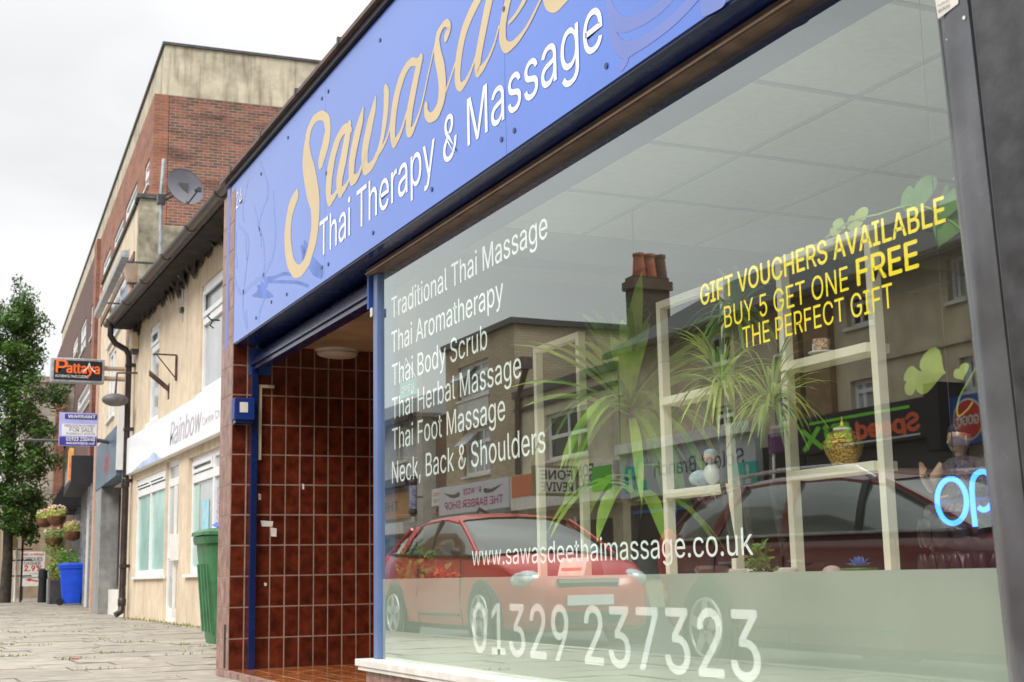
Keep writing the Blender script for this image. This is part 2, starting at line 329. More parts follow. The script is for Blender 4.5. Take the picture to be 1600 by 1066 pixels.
# ------------------------------------------------------------------ ground
def ground_z(y): return max(0, min(1, (y-30)/12))*.09
g = MB(); ys = [-30, 30, 42, 900]
for a, b_ in zip(ys, ys[1:]): g.add([(-.95, a, ground_z(a)-.012), (400, a, ground_z(a)-.012), (400, b_, ground_z(b_)-.012), (-.95, b_, ground_z(b_)-.012)], [(0, 1, 2, 3)])
pav = g.build('pavement', m_slabj, kind='structure')
g = MB(); g.add([(-9.0, -60, -.10), (-.95, -60, -.10), (-.95, 900, -.10), (-9.0, 900, -.10)], [(0, 1, 2, 3)]); g.build('road', m_asph, kind='structure')
g = MB(); g.add([(-400, -60, .0), (-8.7, -60, .0), (-8.7, 900, .0), (-400, 900, .0)], [(0, 1, 2, 3)]); g.build('far_pavement', m_slab, kind='structure')
g = MB(); g.add([(-900, -900, -.2), (900, -900, -.2), (900, 2000, -.2), (-900, 2000, -.2)], [(0, 1, 2, 3)]); g.build('ground', m_asph, kind='structure')
g = MB()
for i in range(60): g.box(-1.08, -.955, -6+i*.92, -6+i*.92+.908, -.2, .004+ground_z(-6+i*.92)); g.box(-8.9, -8.75, -6+i*.92, -6+i*.92+.908, -.2, .015)
g.build('kerb', m_kerb, kind='structure')
# slabs: the nearest 290 are parts, the rest one mass
slabs = []; row = 0; y = -5.
while y < 60:
    d = .45 if row % 3 else .6; x = -.94 + (-.0 if row % 2 else -.37)
    while x < 7.5:
        w = random.choice((.6, .75, .9)); x0 = max(x, -.94); x1 = min(x+w, 7.5)
        if x1-x0 > .1: slabs.append((x0, x1, y, y+d))
        x += w
    y += d; row += 1
def slabvis(s):
    cx, cy = (s[0]+s[1])/2, (s[2]+s[3])/2
    if cy < 8.6 or cx > 4.2: return 1e6+abs(cy)
    px = 800-FPX*math.tan(R(24.98)-math.atan2(cx, cy))
    return cy if px > -60 and px < 420 else 1e5+cy
slabs.sort(key=slabvis)
rest = MB()
def slabgeo(mb, x0, x1, y0, y1):
    z = ground_z((y0+y1)/2); j = .005; e = random.uniform(-.003, .004); t = random.uniform(-.0035, .0035); sk = random.uniform(-.003, .003)
    a = [(x0+j, y0+j, z-.04), (x1-j, y0+j, z-.04), (x1-j, y1-j, z-.04), (x0+j, y1-j, z-.04)]
    b = [(x0+j+.004, y0+j+.004, z+e+t), (x1-j-.004, y0+j+.004, z+e-t+sk), (x1-j-.004, y1-j-.004, z+e-t-sk), (x0+j+.004, y1-j-.004, z+e+t)]
    mb.hexa(a, b)
for i, s_ in enumerate(slabs):
    if i < 290: mb = MB(); slabgeo(mb, *s_); mb.build('slab', m_slab, pav)
    else: slabgeo(rest, *s_)
rest.build('paving_slabs', m_slab, pav, kind='stuff')
# moss and weeds in the joints
wd = MB()
for k in range(46):
    s_ = slabs[random.randrange(0, 130)]; n_ = random.randint(6, 26); L0 = random.uniform(.1, .5)
    for q in range(n_):
        x = s_[0]+random.random()*L0; yy = s_[2]+random.uniform(-.012, .012); h = random.uniform(.008, .035); a = random.random()*6.28
        c_ = Vector((x, yy, 0)); wd.add([c_+Vector((math.cos(a)*.006, math.sin(a)*.006, 0)), c_-Vector((math.cos(a)*.006, math.sin(a)*.006, 0)), c_+Vector((random.uniform(-.02, .02), random.uniform(-.02, .02), h))], [(0, 1, 2)])
for k in range(500):
    yy = random.uniform(9.6, 25.8); x = 4.06-abs(random.gauss(0, .07)); h = random.uniform(.01, .05)*(1.6 if random.random() < .2 else 1); a = random.random()*6.28
    c_ = Vector((x, yy, 0)); wd.add([c_+Vector((math.cos(a)*.01, math.sin(a)*.01, 0)), c_-Vector((math.cos(a)*.01, math.sin(a)*.01, 0)), c_+Vector((random.uniform(-.03, .03), random.uniform(-.03, .03), h))], [(0, 1, 2)])
wd.build('weeds', mat('dry_weed', (.24, .26, .07), .8, .4, 20, 0, col2=(.1, .16, .03)), None, kind='stuff')

gs = MB(); random.seed(17)
for k in range(130):
    y_ = random.uniform(9.2, 26); x_ = random.uniform(.3, 4.0); r_ = random.uniform(.008, .022); z_ = ground_z(y_)+.0075; gs.add([(x_+r_*math.cos(a)*random.uniform(.8, 1.1), y_+r_*math.sin(a), z_) for a in [i*math.pi/5 for i in range(10)]], [tuple(range(10))])
gs.build('gum_spots', mat('trodden_gum', (.12, .115, .11), .8, .5, 3, 0), pav, kind='stuff')
p_ = onZ(117, 1030, .008); lt_ = MB().hexa([(p_.x-.03, p_.y-.02, .008), (p_.x+.03, p_.y-.03, .008), (p_.x+.04, p_.y+.03, .008), (p_.x-.02, p_.y+.03, .008)], [(p_.x-.025, p_.y-.02, .012), (p_.x+.03, p_.y-.025, .02), (p_.x+.035, p_.y+.025, .013), (p_.x-.02, p_.y+.03, .02)]).build('litter', mat('red_wrapper', (.4, .05, .04), .4, .2))
tag(lt_, 'small crumpled red wrapper lying on the paving slabs', 'litter')
# ------------------------------------------------------------------ THE MASSAGE SHOP
shop = thing('massage_shop', (2.2, 6, 0), 'single-storey shopfront with brown tiled porch and large frosted window, nearest on the right', 'shop')
XP = 2.08
# wall masses behind tile
Z0, ZT = 0, 3.34
pier = B('pier', m_grout, shop, (XP-.0012, 2.34, 8.9985, 9.345, 0, 3.30))
tm = {}
def tile(parent, x, y, z, w, h, ax, m, t=.008, name='tile'):
    """one glazed tile whose back lower corner is x, y, z; ax: the direction it faces"""
    k = (round(w, 3), round(h, 3), ax, m.name)
    if k not in tm:
        b = MB(); c = .0025
        if ax == 'y': b.hexa([(c*0, 0, 0), (w, 0, 0), (w, 0, h), (0, 0, h)], [(c, -t, c), (w-c, -t, c), (w-c, -t, h-c), (c, -t, h-c)])
        elif ax == 'x': b.hexa([(0, w, 0), (0, 0, 0), (0, 0, h), (0, w, h)], [(-t, w-c, c), (-t, c, c), (-t, c, h-c), (-t, w-c, h-c)])
        else: b.hexa([(0, 0, 0), (w, 0, 0), (w, h, 0), (0, h, 0)], [(c, c, t), (w-c, c, t), (w-c, h-c, t), (c, h-c, t)])
        me = bpy.data.meshes.new('tile'); me.from_pydata([tuple(v) for v in b.v], [], b.f); me.materials.append(m)
        bm = bmesh.new(); bm.from_mesh(me); bmesh.ops.recalc_face_normals(bm, faces=bm.faces); bm.to_mesh(me); bm.free(); tm[k] = me
    o = bpy.data.objects.new(name, tm[k]); COL.objects.link(o); o.parent = parent
    o.location = WM[parent].inverted() @ Vector((x+random.uniform(-.0008, .0008), y+random.uniform(-.0008, .0008), z)); return o
J = .0048
for r in range(17):                          # pier: end facing us and front
    z = -.152+r*.2015; zz = max(z, 0); h = z+.2015-zz-J
    if zz+h > 3.3: h = 3.3-zz
    for (x, w) in ((XP, .1), (XP+.1015, .0585)):
        if zz < 2.2: tile(pier, x+.001, 9.005, zz, w-J, h, 'y', m_tile)
    for c_ in range(3): tile(pier, XP+.005, 9.0+.003+c_*.113, zz, .113-J, h, 'x', m_tile_p)
B('mortar_crack', mat('dark_crack', (.03, .022, .018), .9, .4, 20, .3), pier, (XP-.006, XP+.004, 9.06, 9.10, .06, .34))
# porch: side wall, back, ceiling, floor
rw = B('porch_wall', m_grout, shop, (2.341, 4.4, 8.9985, 9.35, 0, 2.5))
for r in range(11):
    for c_ in range(19): tile(rw, 2.252+c_*.1, 9.005, .05+r*.2015, .1-J, .2015-J, 'y', m_tile)
B('back_wall', m_tile, shop, (4.2, 4.35, 6.5, 9.0, .05, 2.3))
pd = B('entrance_door', m_white, shop, (4.14, 4.198, 7.2, 8.1, .05, 2.05)); B('pane', m_wglass, pd, (4.13, 4.139, 7.32, 7.98, .95, 1.9)); B('handle', m_tin, pd, (4.10, 4.13, 7.25, 7.27, 1, 1.2))
B('porch_ceiling', mat('stained_tan_ceiling', (.42, .27, .15), .8, .3, 2, .1, stain=.4), shop, (2.35, 4.2, 6.45, 9.0, 2.2, 2.26))
pf = B('porch_floor', m_grout, shop, (2.085, 4.2, 6.36, 8.998, -.05, .0488))
for i in range(14):
    for j in range(13):
        y = 6.365+j*.2025; x = 2.085+i*.1515
        if x < 4: tile(pf, x, y, .0445, .15-J, .2-J, 'z', m_tile_f, t=.006)
ps = B('step_riser', m_grout, shop, (2.079, 2.084, 6.36, 9.0, -.05, .045))
for j in range(26): tile(ps, 2.079, 6.365+j*.1013, 0, .1013-J, .044, 'x', m_tile_p, t=.006)
cl = thing('ceiling_light', onZ(525, 548, 2.2), 'cream oval bulkhead lamp on the porch ceiling of the massage shop', 'lamp')
c0 = WM[cl].translation; MB().lathe([(.14, 0), (.15, -.03), (.13, -.05), (.08, -.06), (0.01, -.065)], c0, 28).build('diffuser', mat('opal_plastic', (.62, .52, .40), .4, .05), cl, smooth=True)
MB().lathe([(.16, 0), (.16, -.012), (.145, -.014)], c0, 28).build('lamp_base', m_sill, cl, smooth=True)
# torn paper scraps on the tiles
for k, (px, py, w, h) in enumerate(((418, 818, 18, 9), (428, 831, 9, 14), (406, 776, 4, 10), (474, 760, 3, 9), (415, 913, 4, 5))):
    p = onY(px, py, 8.994); s_ = .0043; b = MB(); q = [(-w/2, -h/2), (w/2*.9, -h/2*1.1), (w/2, h/2*.7), (-w/2*1.2, h/2)]
    b.prism([(p.x+a*s_, 8.9965, p.z+c*s_) for a, c in q], (0, -.0012, 0)); b.build('paper_scrap', m_sill, rw)
# blue shutter guides, housing and jamb
B('shutter_guide', m_navy, shop, (2.205, 2.245, 8.955, 8.993, .05, 2.05))
MB().prism([(2.20+.13-.13*math.cos(a), 6.5, 2.06+.13*math.sin(a)) for a in [i*math.pi/16 for i in range(9)]]+[(2.34, 6.5, 2.19), (2.34, 6.5, 2.06)], (0, 2.5, 0)).build('shutter_housing', m_navy, shop, smooth=True, recalc=True)
B('shutter_bar', m_navy, shop, (2.215, 2.235, 6.5, 8.95, 2.03, 2.056))
B('shutter_end', m_blue, shop, (2.19, 2.345, 6.475, 6.499, 1.98, 2.185), (2.19, 2.345, 8.995, 9.002, 2.0, 2.185))
jb = B('window_jamb', mat('blue_grey_frame', (.11, .17, .36), .3, .1, 3, .05, coat=.3), shop, (2.205, 2.30, 6.386, 6.45, .235, 2.150), bev=.004)
B('door_tag', m_sill, shop, (2.186, 2.189, 6.41, 6.44, 1.93, 1.975))
B('door_closer', mat('cream_cable_cover', (.5, .42, .3), .5, .1), rw, (2.255, 2.275, 8.97, 8.9945, 1.42, 1.93), (2.276, 2.36, 8.97, 8.9945, 1.91, 1.93))
# sill, stall riser
B('window_sill', m_sill, shop, (2.135, 2.235, 2.22, 6.53, .20, .234), bev=.004)
B('sill_lip', m_sill, shop, (2.142, 2.16, 2.22, 6.5, .183, .199))
sr = B('stall_riser', m_grout, shop, (2.1645, 2.36, 2.22, 6.44, -.02, .198))
for j in range(41): tile(sr, 2.171, 2.24+j*.1023, 0, .1023-J, .196, 'x', m_tile_p)
for i in range(3): tile(sr, 2.175+i*.062, 6.44+.008, 0.0, .06, .19, 'y', m_tile_p)
# head of the window
B('head_board', m_timber, shop, (2.185, 2.24, 2.2, 6.50, 2.152, 2.19), bev=.003)
B('head_lip_highlight', mat('painted_highlight', (.5, .38, .3), .5, .1), shop, (2.178, 2.1845, 2.2, 6.50, 2.163, 2.168))  # lower lip of the head, its highlight put into the pale colour
B('head_lining', mat('olive_lining', (.16, .14, .08), .7, .2), shop, (2.241, 2.40, 2.2, 6.38, 2.2, 2.26))
B('soffit', m_navy, shop, (2.087, 2.50, 1.2, 9.13, 2.196, 2.23))
# the pane and its lettering
gl = MB().box(2.225, 2.2285, 2.2, 6.384, .235, 2.151).build('window_pane', m_glass, shop)
film = bpy.data.materials.new('frosted_film'); film.use_nodes = True
def _film():
    nt = film.node_tree; N = nt.nodes; L = nt.links; b = N['Principled BSDF']; b.inputs['Base Color'].default_value = (.60, .66, .59, 1); b.inputs['Roughness'].default_value = .7
    t = N.new('ShaderNodeBsdfTranslucent'); t.inputs[0].default_value = (.66, .74, .68, 1); x = N.new('ShaderNodeMixShader'); x.inputs[0].default_value = .45
    g = N.new('ShaderNodeNewGeometry'); nz = N.new('ShaderNodeTexNoise'); nz.inputs['Scale'].default_value = 1.6; nz.inputs['Detail'].default_value = 3; L.new(g.outputs['Position'], nz.inputs['Vector'])
    mr = N.new('ShaderNodeMapRange'); mr.inputs[1].default_value = .35; mr.inputs[2].default_value = .65; mr.inputs[3].default_value = .2; mr.inputs[4].default_value = .4; L.new(nz.outputs['Fac'], mr.inputs[0]); L.new(mr.outputs[0], x.inputs[0])
    o = [n for n in N if n.type == 'OUTPUT_MATERIAL'][0]; L.new(b.outputs[0], x.inputs[1]); L.new(t.outputs[0], x.inputs[2]); L.new(x.outputs[0], o.inputs[0])
_film()
B('frosted_film', film, gl, (2.2305, 2.2315, 2.2, 6.384, .235, .617))
U = (0, -1, 0)
def wtext(s, a, b, cap, m, bold=0):
    pa = onX(a[0], a[1], 2.2297); pb = onX(b[0], b[1], 2.2297)
    return text(s, (2.2297, pa.y, (pa.z+pb.z)/2), U, pa.y-pb.y, cap, m, gl, bold=bold)
caph = .105
for s_, a, b_ in (('Traditional Thai Massage', (612, 500), (856, 369)), ('Thai Aromatherapy', (612, 552), (787, 472)), ('Thai Body Scrub', (613, 603), (762, 545)),
                 ('Thai Herbal Massage', (613, 652), (815, 594)), ('Thai Foot Massage', (613, 702), (790, 658)), ('Neck, Back & Shoulders', (613, 755), (853, 707))):
    wtext(s_, a, b_, caph, m_gvinyl, .006)
wtext('www.sawasdeethaimassage.co.uk', (738, 884.5), (1178, 866), .078, m_gvinyl, .006)
text('01329 237323', (2.2295, 5.262, .318), U, 2.04, .193, mat('white_digit_vinyl', (.95, .98, .97), .4, .02, emit=None), gl, bold=.02, lift=-.0008)
wtext('GIFT VOUCHERS AVAILABLE', (1096, 478), (1478, 346), .062, m_yvinyl, .022)
wtext('BUY 5 GET ONE', (1133, 513), (1327, 453), .064, m_yvinyl, .004)
wtext('FREE', (1341, 447), (1436, 417), .068, m_yvinyl, .03)
wtext('THE PERFECT GIFT', (1162, 543), (1397, 482), .062, m_yvinyl, .004)

# fascia sign ------------------------------------------------------------
sign = thing('shop_sign', (XP, 5.3, 2.2), 'long blue fascia sign with gold Sawasdee script and white Thai Therapy & Massage lettering', 'sign')
m_sign = mat('blue_sign_panel', (.06, .17, .66), .26, .05, 1, 0, coat=.65, spec=.6)
m_sign.node_tree.nodes['Principled BSDF'].inputs['Coat Roughness'].default_value = .22
ZB, ZTOP = 2.205, 3.345
edges = [1.4, 4.86, 6.96, 9.135]
# real panel joints from the photograph
e1 = onX(508, 300, XP).y; e2 = onX(788, 60, XP).y; edges = [1.4, e2, e1, 9.135]
for a, b_ in zip(edges, edges[1:]): B('sign_panel', m_sign, sign, (XP, XP+.004, a+.0015, b_-.0015, ZB, ZTOP))
B('backing', m_navy, sign, (XP+.0045, XP+.16, 1.4, 9.14, ZB-.004, ZTOP+.01))
m_edge = mat('bright_blue_trim', (.012, .07, .42), .3, .1, 4, 0, coat=.4)
B('end_trim', m_edge, sign, (XP-.004, XP+.16, 9.142, 9.235, ZB-.005, ZTOP+.0), bev=.003)
B('top_trim', m_black, sign, (XP-.02, XP+.2, 1.4, 9.24, ZTOP+.012, ZTOP+.05))
B('roof_edge', m_timber, sign, (XP-.045, XP+.3, 1.4, 9.32, ZTOP+.052, ZTOP+.075))
for k in range(9): B('roof_clip', m_dark, sign, (XP-.052, XP+.02, 2.4+k*.82, 2.42+k*.82, ZTOP+.05, ZTOP+.092))
sx = XP-.0003
def SP(px, py): return Vector((sx, onX(px, py, XP).y, onX(px, py, XP).z))
N_ = (-1, 0, 0)
sw = MB()
def sk(pts, wid, n=8): stroke(sw, [SP(*p) for p in pts], wid, N_, n=n, lift=.0008+.00008*(len(sw.v)//60 % 12))
sk([(501.7, 251), (510.5, 218), (512, 196), (506, 181.5), (496, 183), (487, 194), (480.6, 218), (479.5, 251), (486, 285), (492.5, 318.8), (491.5, 361), (483.4, 397.5), (475, 416), (466.6, 424), (458, 418), (451.5, 396), (449.7, 365), (454, 330), (463.5, 306)],
   [.10, .12, .10, .055, .05, .06, .10, .17, .2, .17, .14, .11, .08, .075, .1, .13, .14, .12, .08])
sk([(549, 203), (542, 200), (533, 209), (524, 231.6), (517, 262.5), (513.8, 293), (515.5, 312), (521, 309), (528, 296), (534, 276)], [.03, .05, .06, .085, .11, .11, .075, .04, .03, .025])
sk([(546, 198), (543, 215), (537, 248), (531, 279), (532.5, 298), (537, 296), (544, 285), (551, 262)], [.07, .1, .11, .11, .08, .04, .025, .02])
sk([(567.5, 172), (564, 190), (557, 217), (550.5, 252), (550.5, 276), (555, 280), (562, 270), (571, 243)], [.03, .08, .1, .1, .09, .05, .03, .02])
sk([(587, 153), (583.5, 173), (577, 200), (570.5, 235), (571, 259), (576.5, 263), (586, 250), (596, 222), (602.5, 180), (604, 150), (602.5, 139)], [.025, .07, .095, .1, .09, .05, .04, .05, .07, .075, .05])
sk([(588, 243), (597, 232), (606, 213), (611, 192)], [.03, .025, .02, .02])
sk([(659, 88), (652, 97), (643.8, 97), (635, 107), (626, 128), (618.5, 158), (614, 195), (615.6, 222), (622, 216), (629, 200), (636, 176)], [.02, .035, .04, .05, .07, .08, .08, .055, .035, .025, .02])
sk([(658, 92), (653, 110), (646.5, 142), (640.5, 175), (639, 201), (643, 206), (650, 192), (659, 165), (670, 115), (681, 66)], [.05, .07, .075, .08, .07, .045, .025, .018, .015, .014])
sk([(697.5, 58), (702, 44), (699, 36), (692, 41), (684.5, 58), (684, 82), (690, 112), (691.5, 145), (685, 172), (674, 184), (667, 178), (666, 166)], [.045, .045, .035, .03, .05, .075, .085, .085, .065, .045, .045, .04])
sk([(691, 156), (699, 137), (707, 114), (714, 92)], [.02, .018, .016, .014])
sk([(790, -64), (776, -52), (762, -28), (748, -2), (735, 24), (724, 54), (717, 92), (715.5, 124), (720, 136), (729, 126), (738, 106), (745, 84)], [.02, .035, .045, .055, .06, .065, .068, .06, .04, .025, .018, .016])
sk([(800, -150), (787, -92), (775, -40), (764.6, 2), (755.6, 46), (748, 88), (747, 110), (753, 108), (763, 92), (773, 68), (780, 42)], [.06, .07, .07, .07, .068, .066, .055, .035, .02, .016, .014])
sk([(796, 36), (808, 21), (821, -2), (829, -26), (824, -44), (812, -40), (800, -16), (790, 18), (785.5, 52), (790.5, 73), (804, 68), (824, 42), (845, 0), (858, -28)], [.016, .02, .03, .035, .03, .028, .045, .06, .064, .05, .03, .018, .014, .012])
sk([(858, -28), (872, -42), (888, -66), (896, -92), (890, -108), (876, -100), (862, -70), (853, -32), (856, 0), (868, 10), (886, -4), (912, -36), (940, -84)], [.014, .018, .026, .03, .026, .026, .04, .055, .058, .045, .03, .018, .012])
sw.build('script_lettering', m_gold, sign)
pa = onX(507, 397, XP); pb = onX(922, 89, XP)
text('Thai Therapy & Massage', (sx, onX(500, 372, XP).y, 2.35), U, onX(500, 372, XP).y-onX(943, 80, XP).y, .20, m_wvinyl, sign, lift=.0018)
text('224', (sx, onX(364, 335, XP).y, onX(364, 333, XP).z), U, .27, .115, m_wvinyl, sign, lift=.0018)
br = MB()
def bk(pts, w): stroke(br, [SP(*p) for p in pts], [w]*len(pts) if not isinstance(w, list) else w, N_, n=5, lift=.0002, rnd=False)
z4 = lambda l: [(350+a/3.553, 240+b/3.553) for a, b in l]
for l, w in (([(45, 560), (60, 700), (95, 775), (150, 730), (220, 670), (270, 570), (285, 440), (275, 310), (270, 210)], .035), ([(125, 970), (105, 860), (108, 770), (125, 620), (135, 480), (80, 400)], .03),
             ([(240, 240), (195, 380), (215, 480), (225, 600), (220, 670), (225, 790), (200, 870), (190, 935)], .03), ([(200, 50), (240, 170), (240, 260)], .025), ([(135, 150), (105, 300), (110, 380)], .02),
             ([(70, 430), (65, 540), (75, 630), (50, 600)], .025), ([(180, 380), (205, 450), (205, 520)], .02), ([(130, 970), (125, 900), (122, 870)], .02), ([(165, 290), (180, 340), (190, 380)], .015), ([(120, 470), (125, 560), (128, 590)], .02)):
    bk(z4(l), w)
br.build('branch_print', mat('pale_grey_print', (.20, .30, .68), .4, .05), sign)
b2 = MB()
stroke(b2, [SP(*p) for p in z4([(215, 690), (270, 690), (330, 668), (375, 672)])], [.02]*4, N_, lift=.0004); stroke(b2, [SP(*p) for p in z4([(225, 710), (320, 712), (400, 715), (465, 735)])], [.02]*4, N_, lift=.0004)
b2.build('stem_print', m_lblue, sign)
fl = MB()
def poly(mb, pts, l=.0003): mb.add([SP(*p)+Vector((-l, 0, 0)) for p in pts], [tuple(range(len(pts)))])
def fan(mb, pts, l=.0005):
    c_ = (sum(p[0] for p in pts)/len(pts), sum(p[1] for p in pts)/len(pts)); P = [SP(*c_)]+[SP(*p) for p in pts]; n = len(pts)
    mb.add([q+Vector((-l, 0, 0)) for q in P], [(0, 1+i, 1+(i+1) % n) for i in range(n)])
fan(fl, z4([(205, 705), (225, 730), (242, 715), (240, 740), (228, 752), (250, 765), (275, 795), (240, 805), (210, 802), (165, 797), (155, 787), (180, 770), (190, 750), (182, 732), (205, 728)]))
fl.build('flower_print', m_lblue, sign); fl = MB()
stroke(fl, [SP(*p) for p in z4([(447, 500), (456, 540), (470, 580), (500, 630), (540, 660)])], [.04, .09, .08, .09, .07], N_, lift=.0003)
stroke(fl, [SP(*p) for p in z4([(430, 520), (440, 550), (440, 590), (450, 600)])], [.03, .05, .05, .03], N_, lift=.0003)
fl.build('flower_print', m_lblue, sign)
lo = MB(); z9 = lambda l: [(900+a/6.154, b/6.154) for a, b in l]
for l, w in (([(310, -60), (320, 60), (380, 200), (470, 240), (600, 200), (760, 110), (900, -20), (980, -130)], [.01, .04, .06, .05, .045, .04, .04, .03]), ([(335, 190), (355, 320), (400, 430), (480, 480), (600, 430), (760, 330), (960, 170), (1150, -30), (1250, -160)], [.03, .04, .05, .055, .045, .04, .04, .04, .03]),
             ([(492, 490), (485, 570), (445, 640)], [.03, .03, .03]), ([(1250, 60), (1330, 20), (1400, -20)], [.06, .06, .06])):
    stroke(lo, [SP(*p) for p in z9(l)], w, N_, n=8, lift=.0003+.00008*(len(lo.v)//20 % 9))
lo.build('lotus_print', m_lilac, sign)
for px, py in ((408, 272), (450, 215), (503, 154), (513, 143), (510, 271), (594, 63), (400, 497), (424, 472), (448, 460), (503, 418), (513, 413), (583, 364), (675, 296), (784, 218), (804, 204), (948, 103), (788, 14)):
    p = onX(px, py, XP); MB().cyl((XP-.004, p.y, p.z), (XP, p.y, p.z), .011, 10).build('screw', m_navy, sign)

# roof, rear walls, interior --------------------------------------------------
B('flat_roof', m_dark, shop, (2.3, 9, 1.2, 9.35, 3.30, 3.36))
B('party_wall', m_brick, shop, (2.345, 9, 9.351, 9.5, 0, 3.3))
rm = B('interior_wall', m_int, shop, (6.6, 6.7, 1.2, 6.7, 0, 2.4), (2.48, 6.6, 6.48, 6.56, 0, 2.4), (2.5, 6.6, 1.2, 1.3, 0, 2.4))
B('interior_floor', m_intfl, shop, (2.36, 6.6, 1.3, 6.48, 0, .03))
B('display_platform', m_ply, shop, (2.33, 3.15, 1.4, 6.45, .03, .575))
B('counter', m_ply, shop, (4.8, 5.4, 2.6, 4.9, .03, 1.05))
ce = B('suspended_ceiling', m_cgrid, shop, (2.41, 6.6, 1.3, 6.48, 2.318, 2.33))
B('upper_wall', m_black, shop, (2.30, 2.50, 1.2, 9.0, 2.264, 3.29))
for i in range(7):
    for j in range(8):
        y = 5.165-.72*4+.72*(j-0)+.012; x = 3.11-.655+.655*i+.01
        if y+.7 < 6.48 and x+.63 < 6.6: B('ceiling_tile', m_ceil, ce, (x, x+.635, y, y+.696, 2.308, 2.3175))
gb = MB()
for j in range(8): y = 5.165-.72*4+.72*j; gb.box(2.42, 6.6, y-.009, y+.009, 2.300, 2.3172)
for i in range(7): x = 3.11-.655+.655*i-.0; gb.box(x-.009, x+.009, 1.3, 6.48, 2.3005, 2.3168)
gb.build('grid_bars', m_cgrid, ce)

# dark pilaster nearest the camera -------------------------------------------
col = thing('steel_column', (2.05, 2.0, 0), 'dark grey painted metal column with a white sticker, at the right edge', 'column')
m_col = mat('scratched_dark_paint', (.17, .175, .19), .24, .25, 5, .05, bscale=30, metal=.55, coat=.15, streak=.5)
sh = []
def colpt(z): return (2.10+.0495*(z-.2)*.55, )
rings = []
for z in (-.05, .4, 1.0, 1.5, 1.9, 2.19):
    y1 = 2.135+.04*z; r = .105
    ring = [Vector((2.42, y1, z))]+[Vector((2.03+r-r*math.sin(a), y1-r+r*math.cos(a), z)) for a in [i*math.pi/24 for i in range(13)]]+[Vector((2.03, y1-.155, z)), Vector((2.42, y1-.155, z))]
    rings.append(ring)
MB().loft(rings).build('rounded_post', m_col, col, smooth=True, recalc=True)
rings = [[Vector((2.42, 1.964+.036*z, z)), Vector((2.016, 1.964+.036*z, z)), Vector((2.012, 1.958+.036*z, z)), Vector((2.012, 1.6, z)), Vector((2.42, 1.6, z))] for z in (-.05, 2.19)]
MB().loft(rings).build('flat_panel', mat('pitted_dark_paint', (.05, .051, .056), .3, .3, 14, .06, bscale=60, coat=.2, streak=.5), col, recalc=True)
st = MB(); a0 = onX(1463, 28, 2.03)
P = [onX(px, py, 2.028) for px, py in ((1466, 30), (1497, 6), (1500, -40), (1455, -40))]
P = [Vector((2.0285-.0, q.y, q.z)) for q in P]
st.prism(P, (-.001, 0, 0)); stk = st.build('sticker', m_sill, col)
text('MAGNUMS', P[0]+Vector((-.0012, -.004, .012)), U, .036, .008, m_dark, stk, up=(0, 0, 1)); text('no cold calls', P[0]+Vector((-.0012, -.004, .027)), U, .034, .005, m_dark, stk)
pt = MB()
for px, py, r in ((1507, 28, .0045), (1480, 62, .0015), (1491, 280, .0015)): p = onX(px, py, 2.03); pt.cyl((2.028, p.y, p.z), (2.0285, p.y, p.z), r, 7)
pt.build('paint_chip', m_sill, col)
# blue key box by the porch ----------------------------------------------------
kb = thing('shutter_switch', (2.14, 8.96, 1.5), 'small blue steel switch box with worn white label on the tiled pier', 'switch box')
p0 = onY(365, 622, 8.93); p1 = onY(392, 655, 8.93)
B('box_body', mat('dark_blue_steel', (.008, .035, .2), .35, .1), kb, (p0.x, p1.x+.02, 8.90, 8.994, p1.z-.01, p0.z), bev=.006)
B('label', m_sill, kb, (p0.x+.035, p0.x+.09, 8.897, 8.8995, p1.z+.04, p0.z-.03))
B('box_base', m_navy, kb, (p0.x+.01, p1.x+.01, 8.91, 8.99, p1.z-.03, p1.z-.011))
# ------------------------------------------------------------------ the street beyond, on our side
XR = 4.1
def rc(px0, py0, px1, py1, X=XR):
    """pixel box -> y0,y1,z0,z1 on the plane X (far edge left)"""
    ym = (py0+py1)/2; a = onX(px0, ym, X).y; b = onX(px1, ym, X).y; pm = (px0+px1)/2
    return b, a, onX(pm, py1, X).z, onX(pm, py0, X).z
rb = thing('rainbow_shop', (XR, 17, 0), 'cream rendered two-storey shop with a white Rainbow fascia, seen past the tiled pier', 'shop')
def wall_openings(name, X, th, y0, y1, z0, z1, ops, m, parent, fr=None, **kw):
    """wall as boxes between openings (openings sorted, one column each)"""
    mb = MB(); y = y0
    cols = sorted(set([y0, y1]+[q for o in ops for q in o[:2]]))
    for a, b in zip(cols, cols[1:]):
        c = (a+b)/2; zs = sorted([(o[2], o[3]) for o in ops if o[0] <= c <= o[1]]); z = z0
        for p, q in zs:
            if p > z+.01: mb.box(X, X+th, a, b, z, p, fr=fr)
            z = q
        if z1 > z+.01: mb.box(X, X+th, a, b, z, z1, fr=fr)
    return mb.build(name, m, parent, **kw)
W1 = (18.0, 20.0, 1.865+2.0, 4.6)
W1 = (17.9, 19.75, 3.55, 4.75+.0)
q = onX(312, 500, XR); w1far = onX(313, 560, XR).y; w1b = onX(311, 621+20, XR).z; w1t = onX(312, 456, XR).z
W1 = (18.0, w1far, onX(306, 621, XR).z+.0, w1t+.05)
w2 = rc(234, 515, 248, 655); W2 = (w2[0]-.02, w2[1], onX(234, 662, XR).z, onX(242, 508, XR).z)
zs1 = 2.58; yf = 26.0
GA = (onX(257, 815, XR).y, onX(212, 815, XR).y, onX(234, 900, XR).z, onX(257, 733, XR).z)      # window pair
DR = (onX(277, 850, XR).y, GA[0]-.02, 0.02, GA[3]+.1)
GB = (17.6, onX(293, 800, XR).y, onX(293, 897, XR).z, onX(293, 722, XR).z+.05)
low = wall_openings('ground_floor_wall', XR, .3, 9.6, yf, 0, zs1+.02, [GA, DR, GB], m_cream, rb)
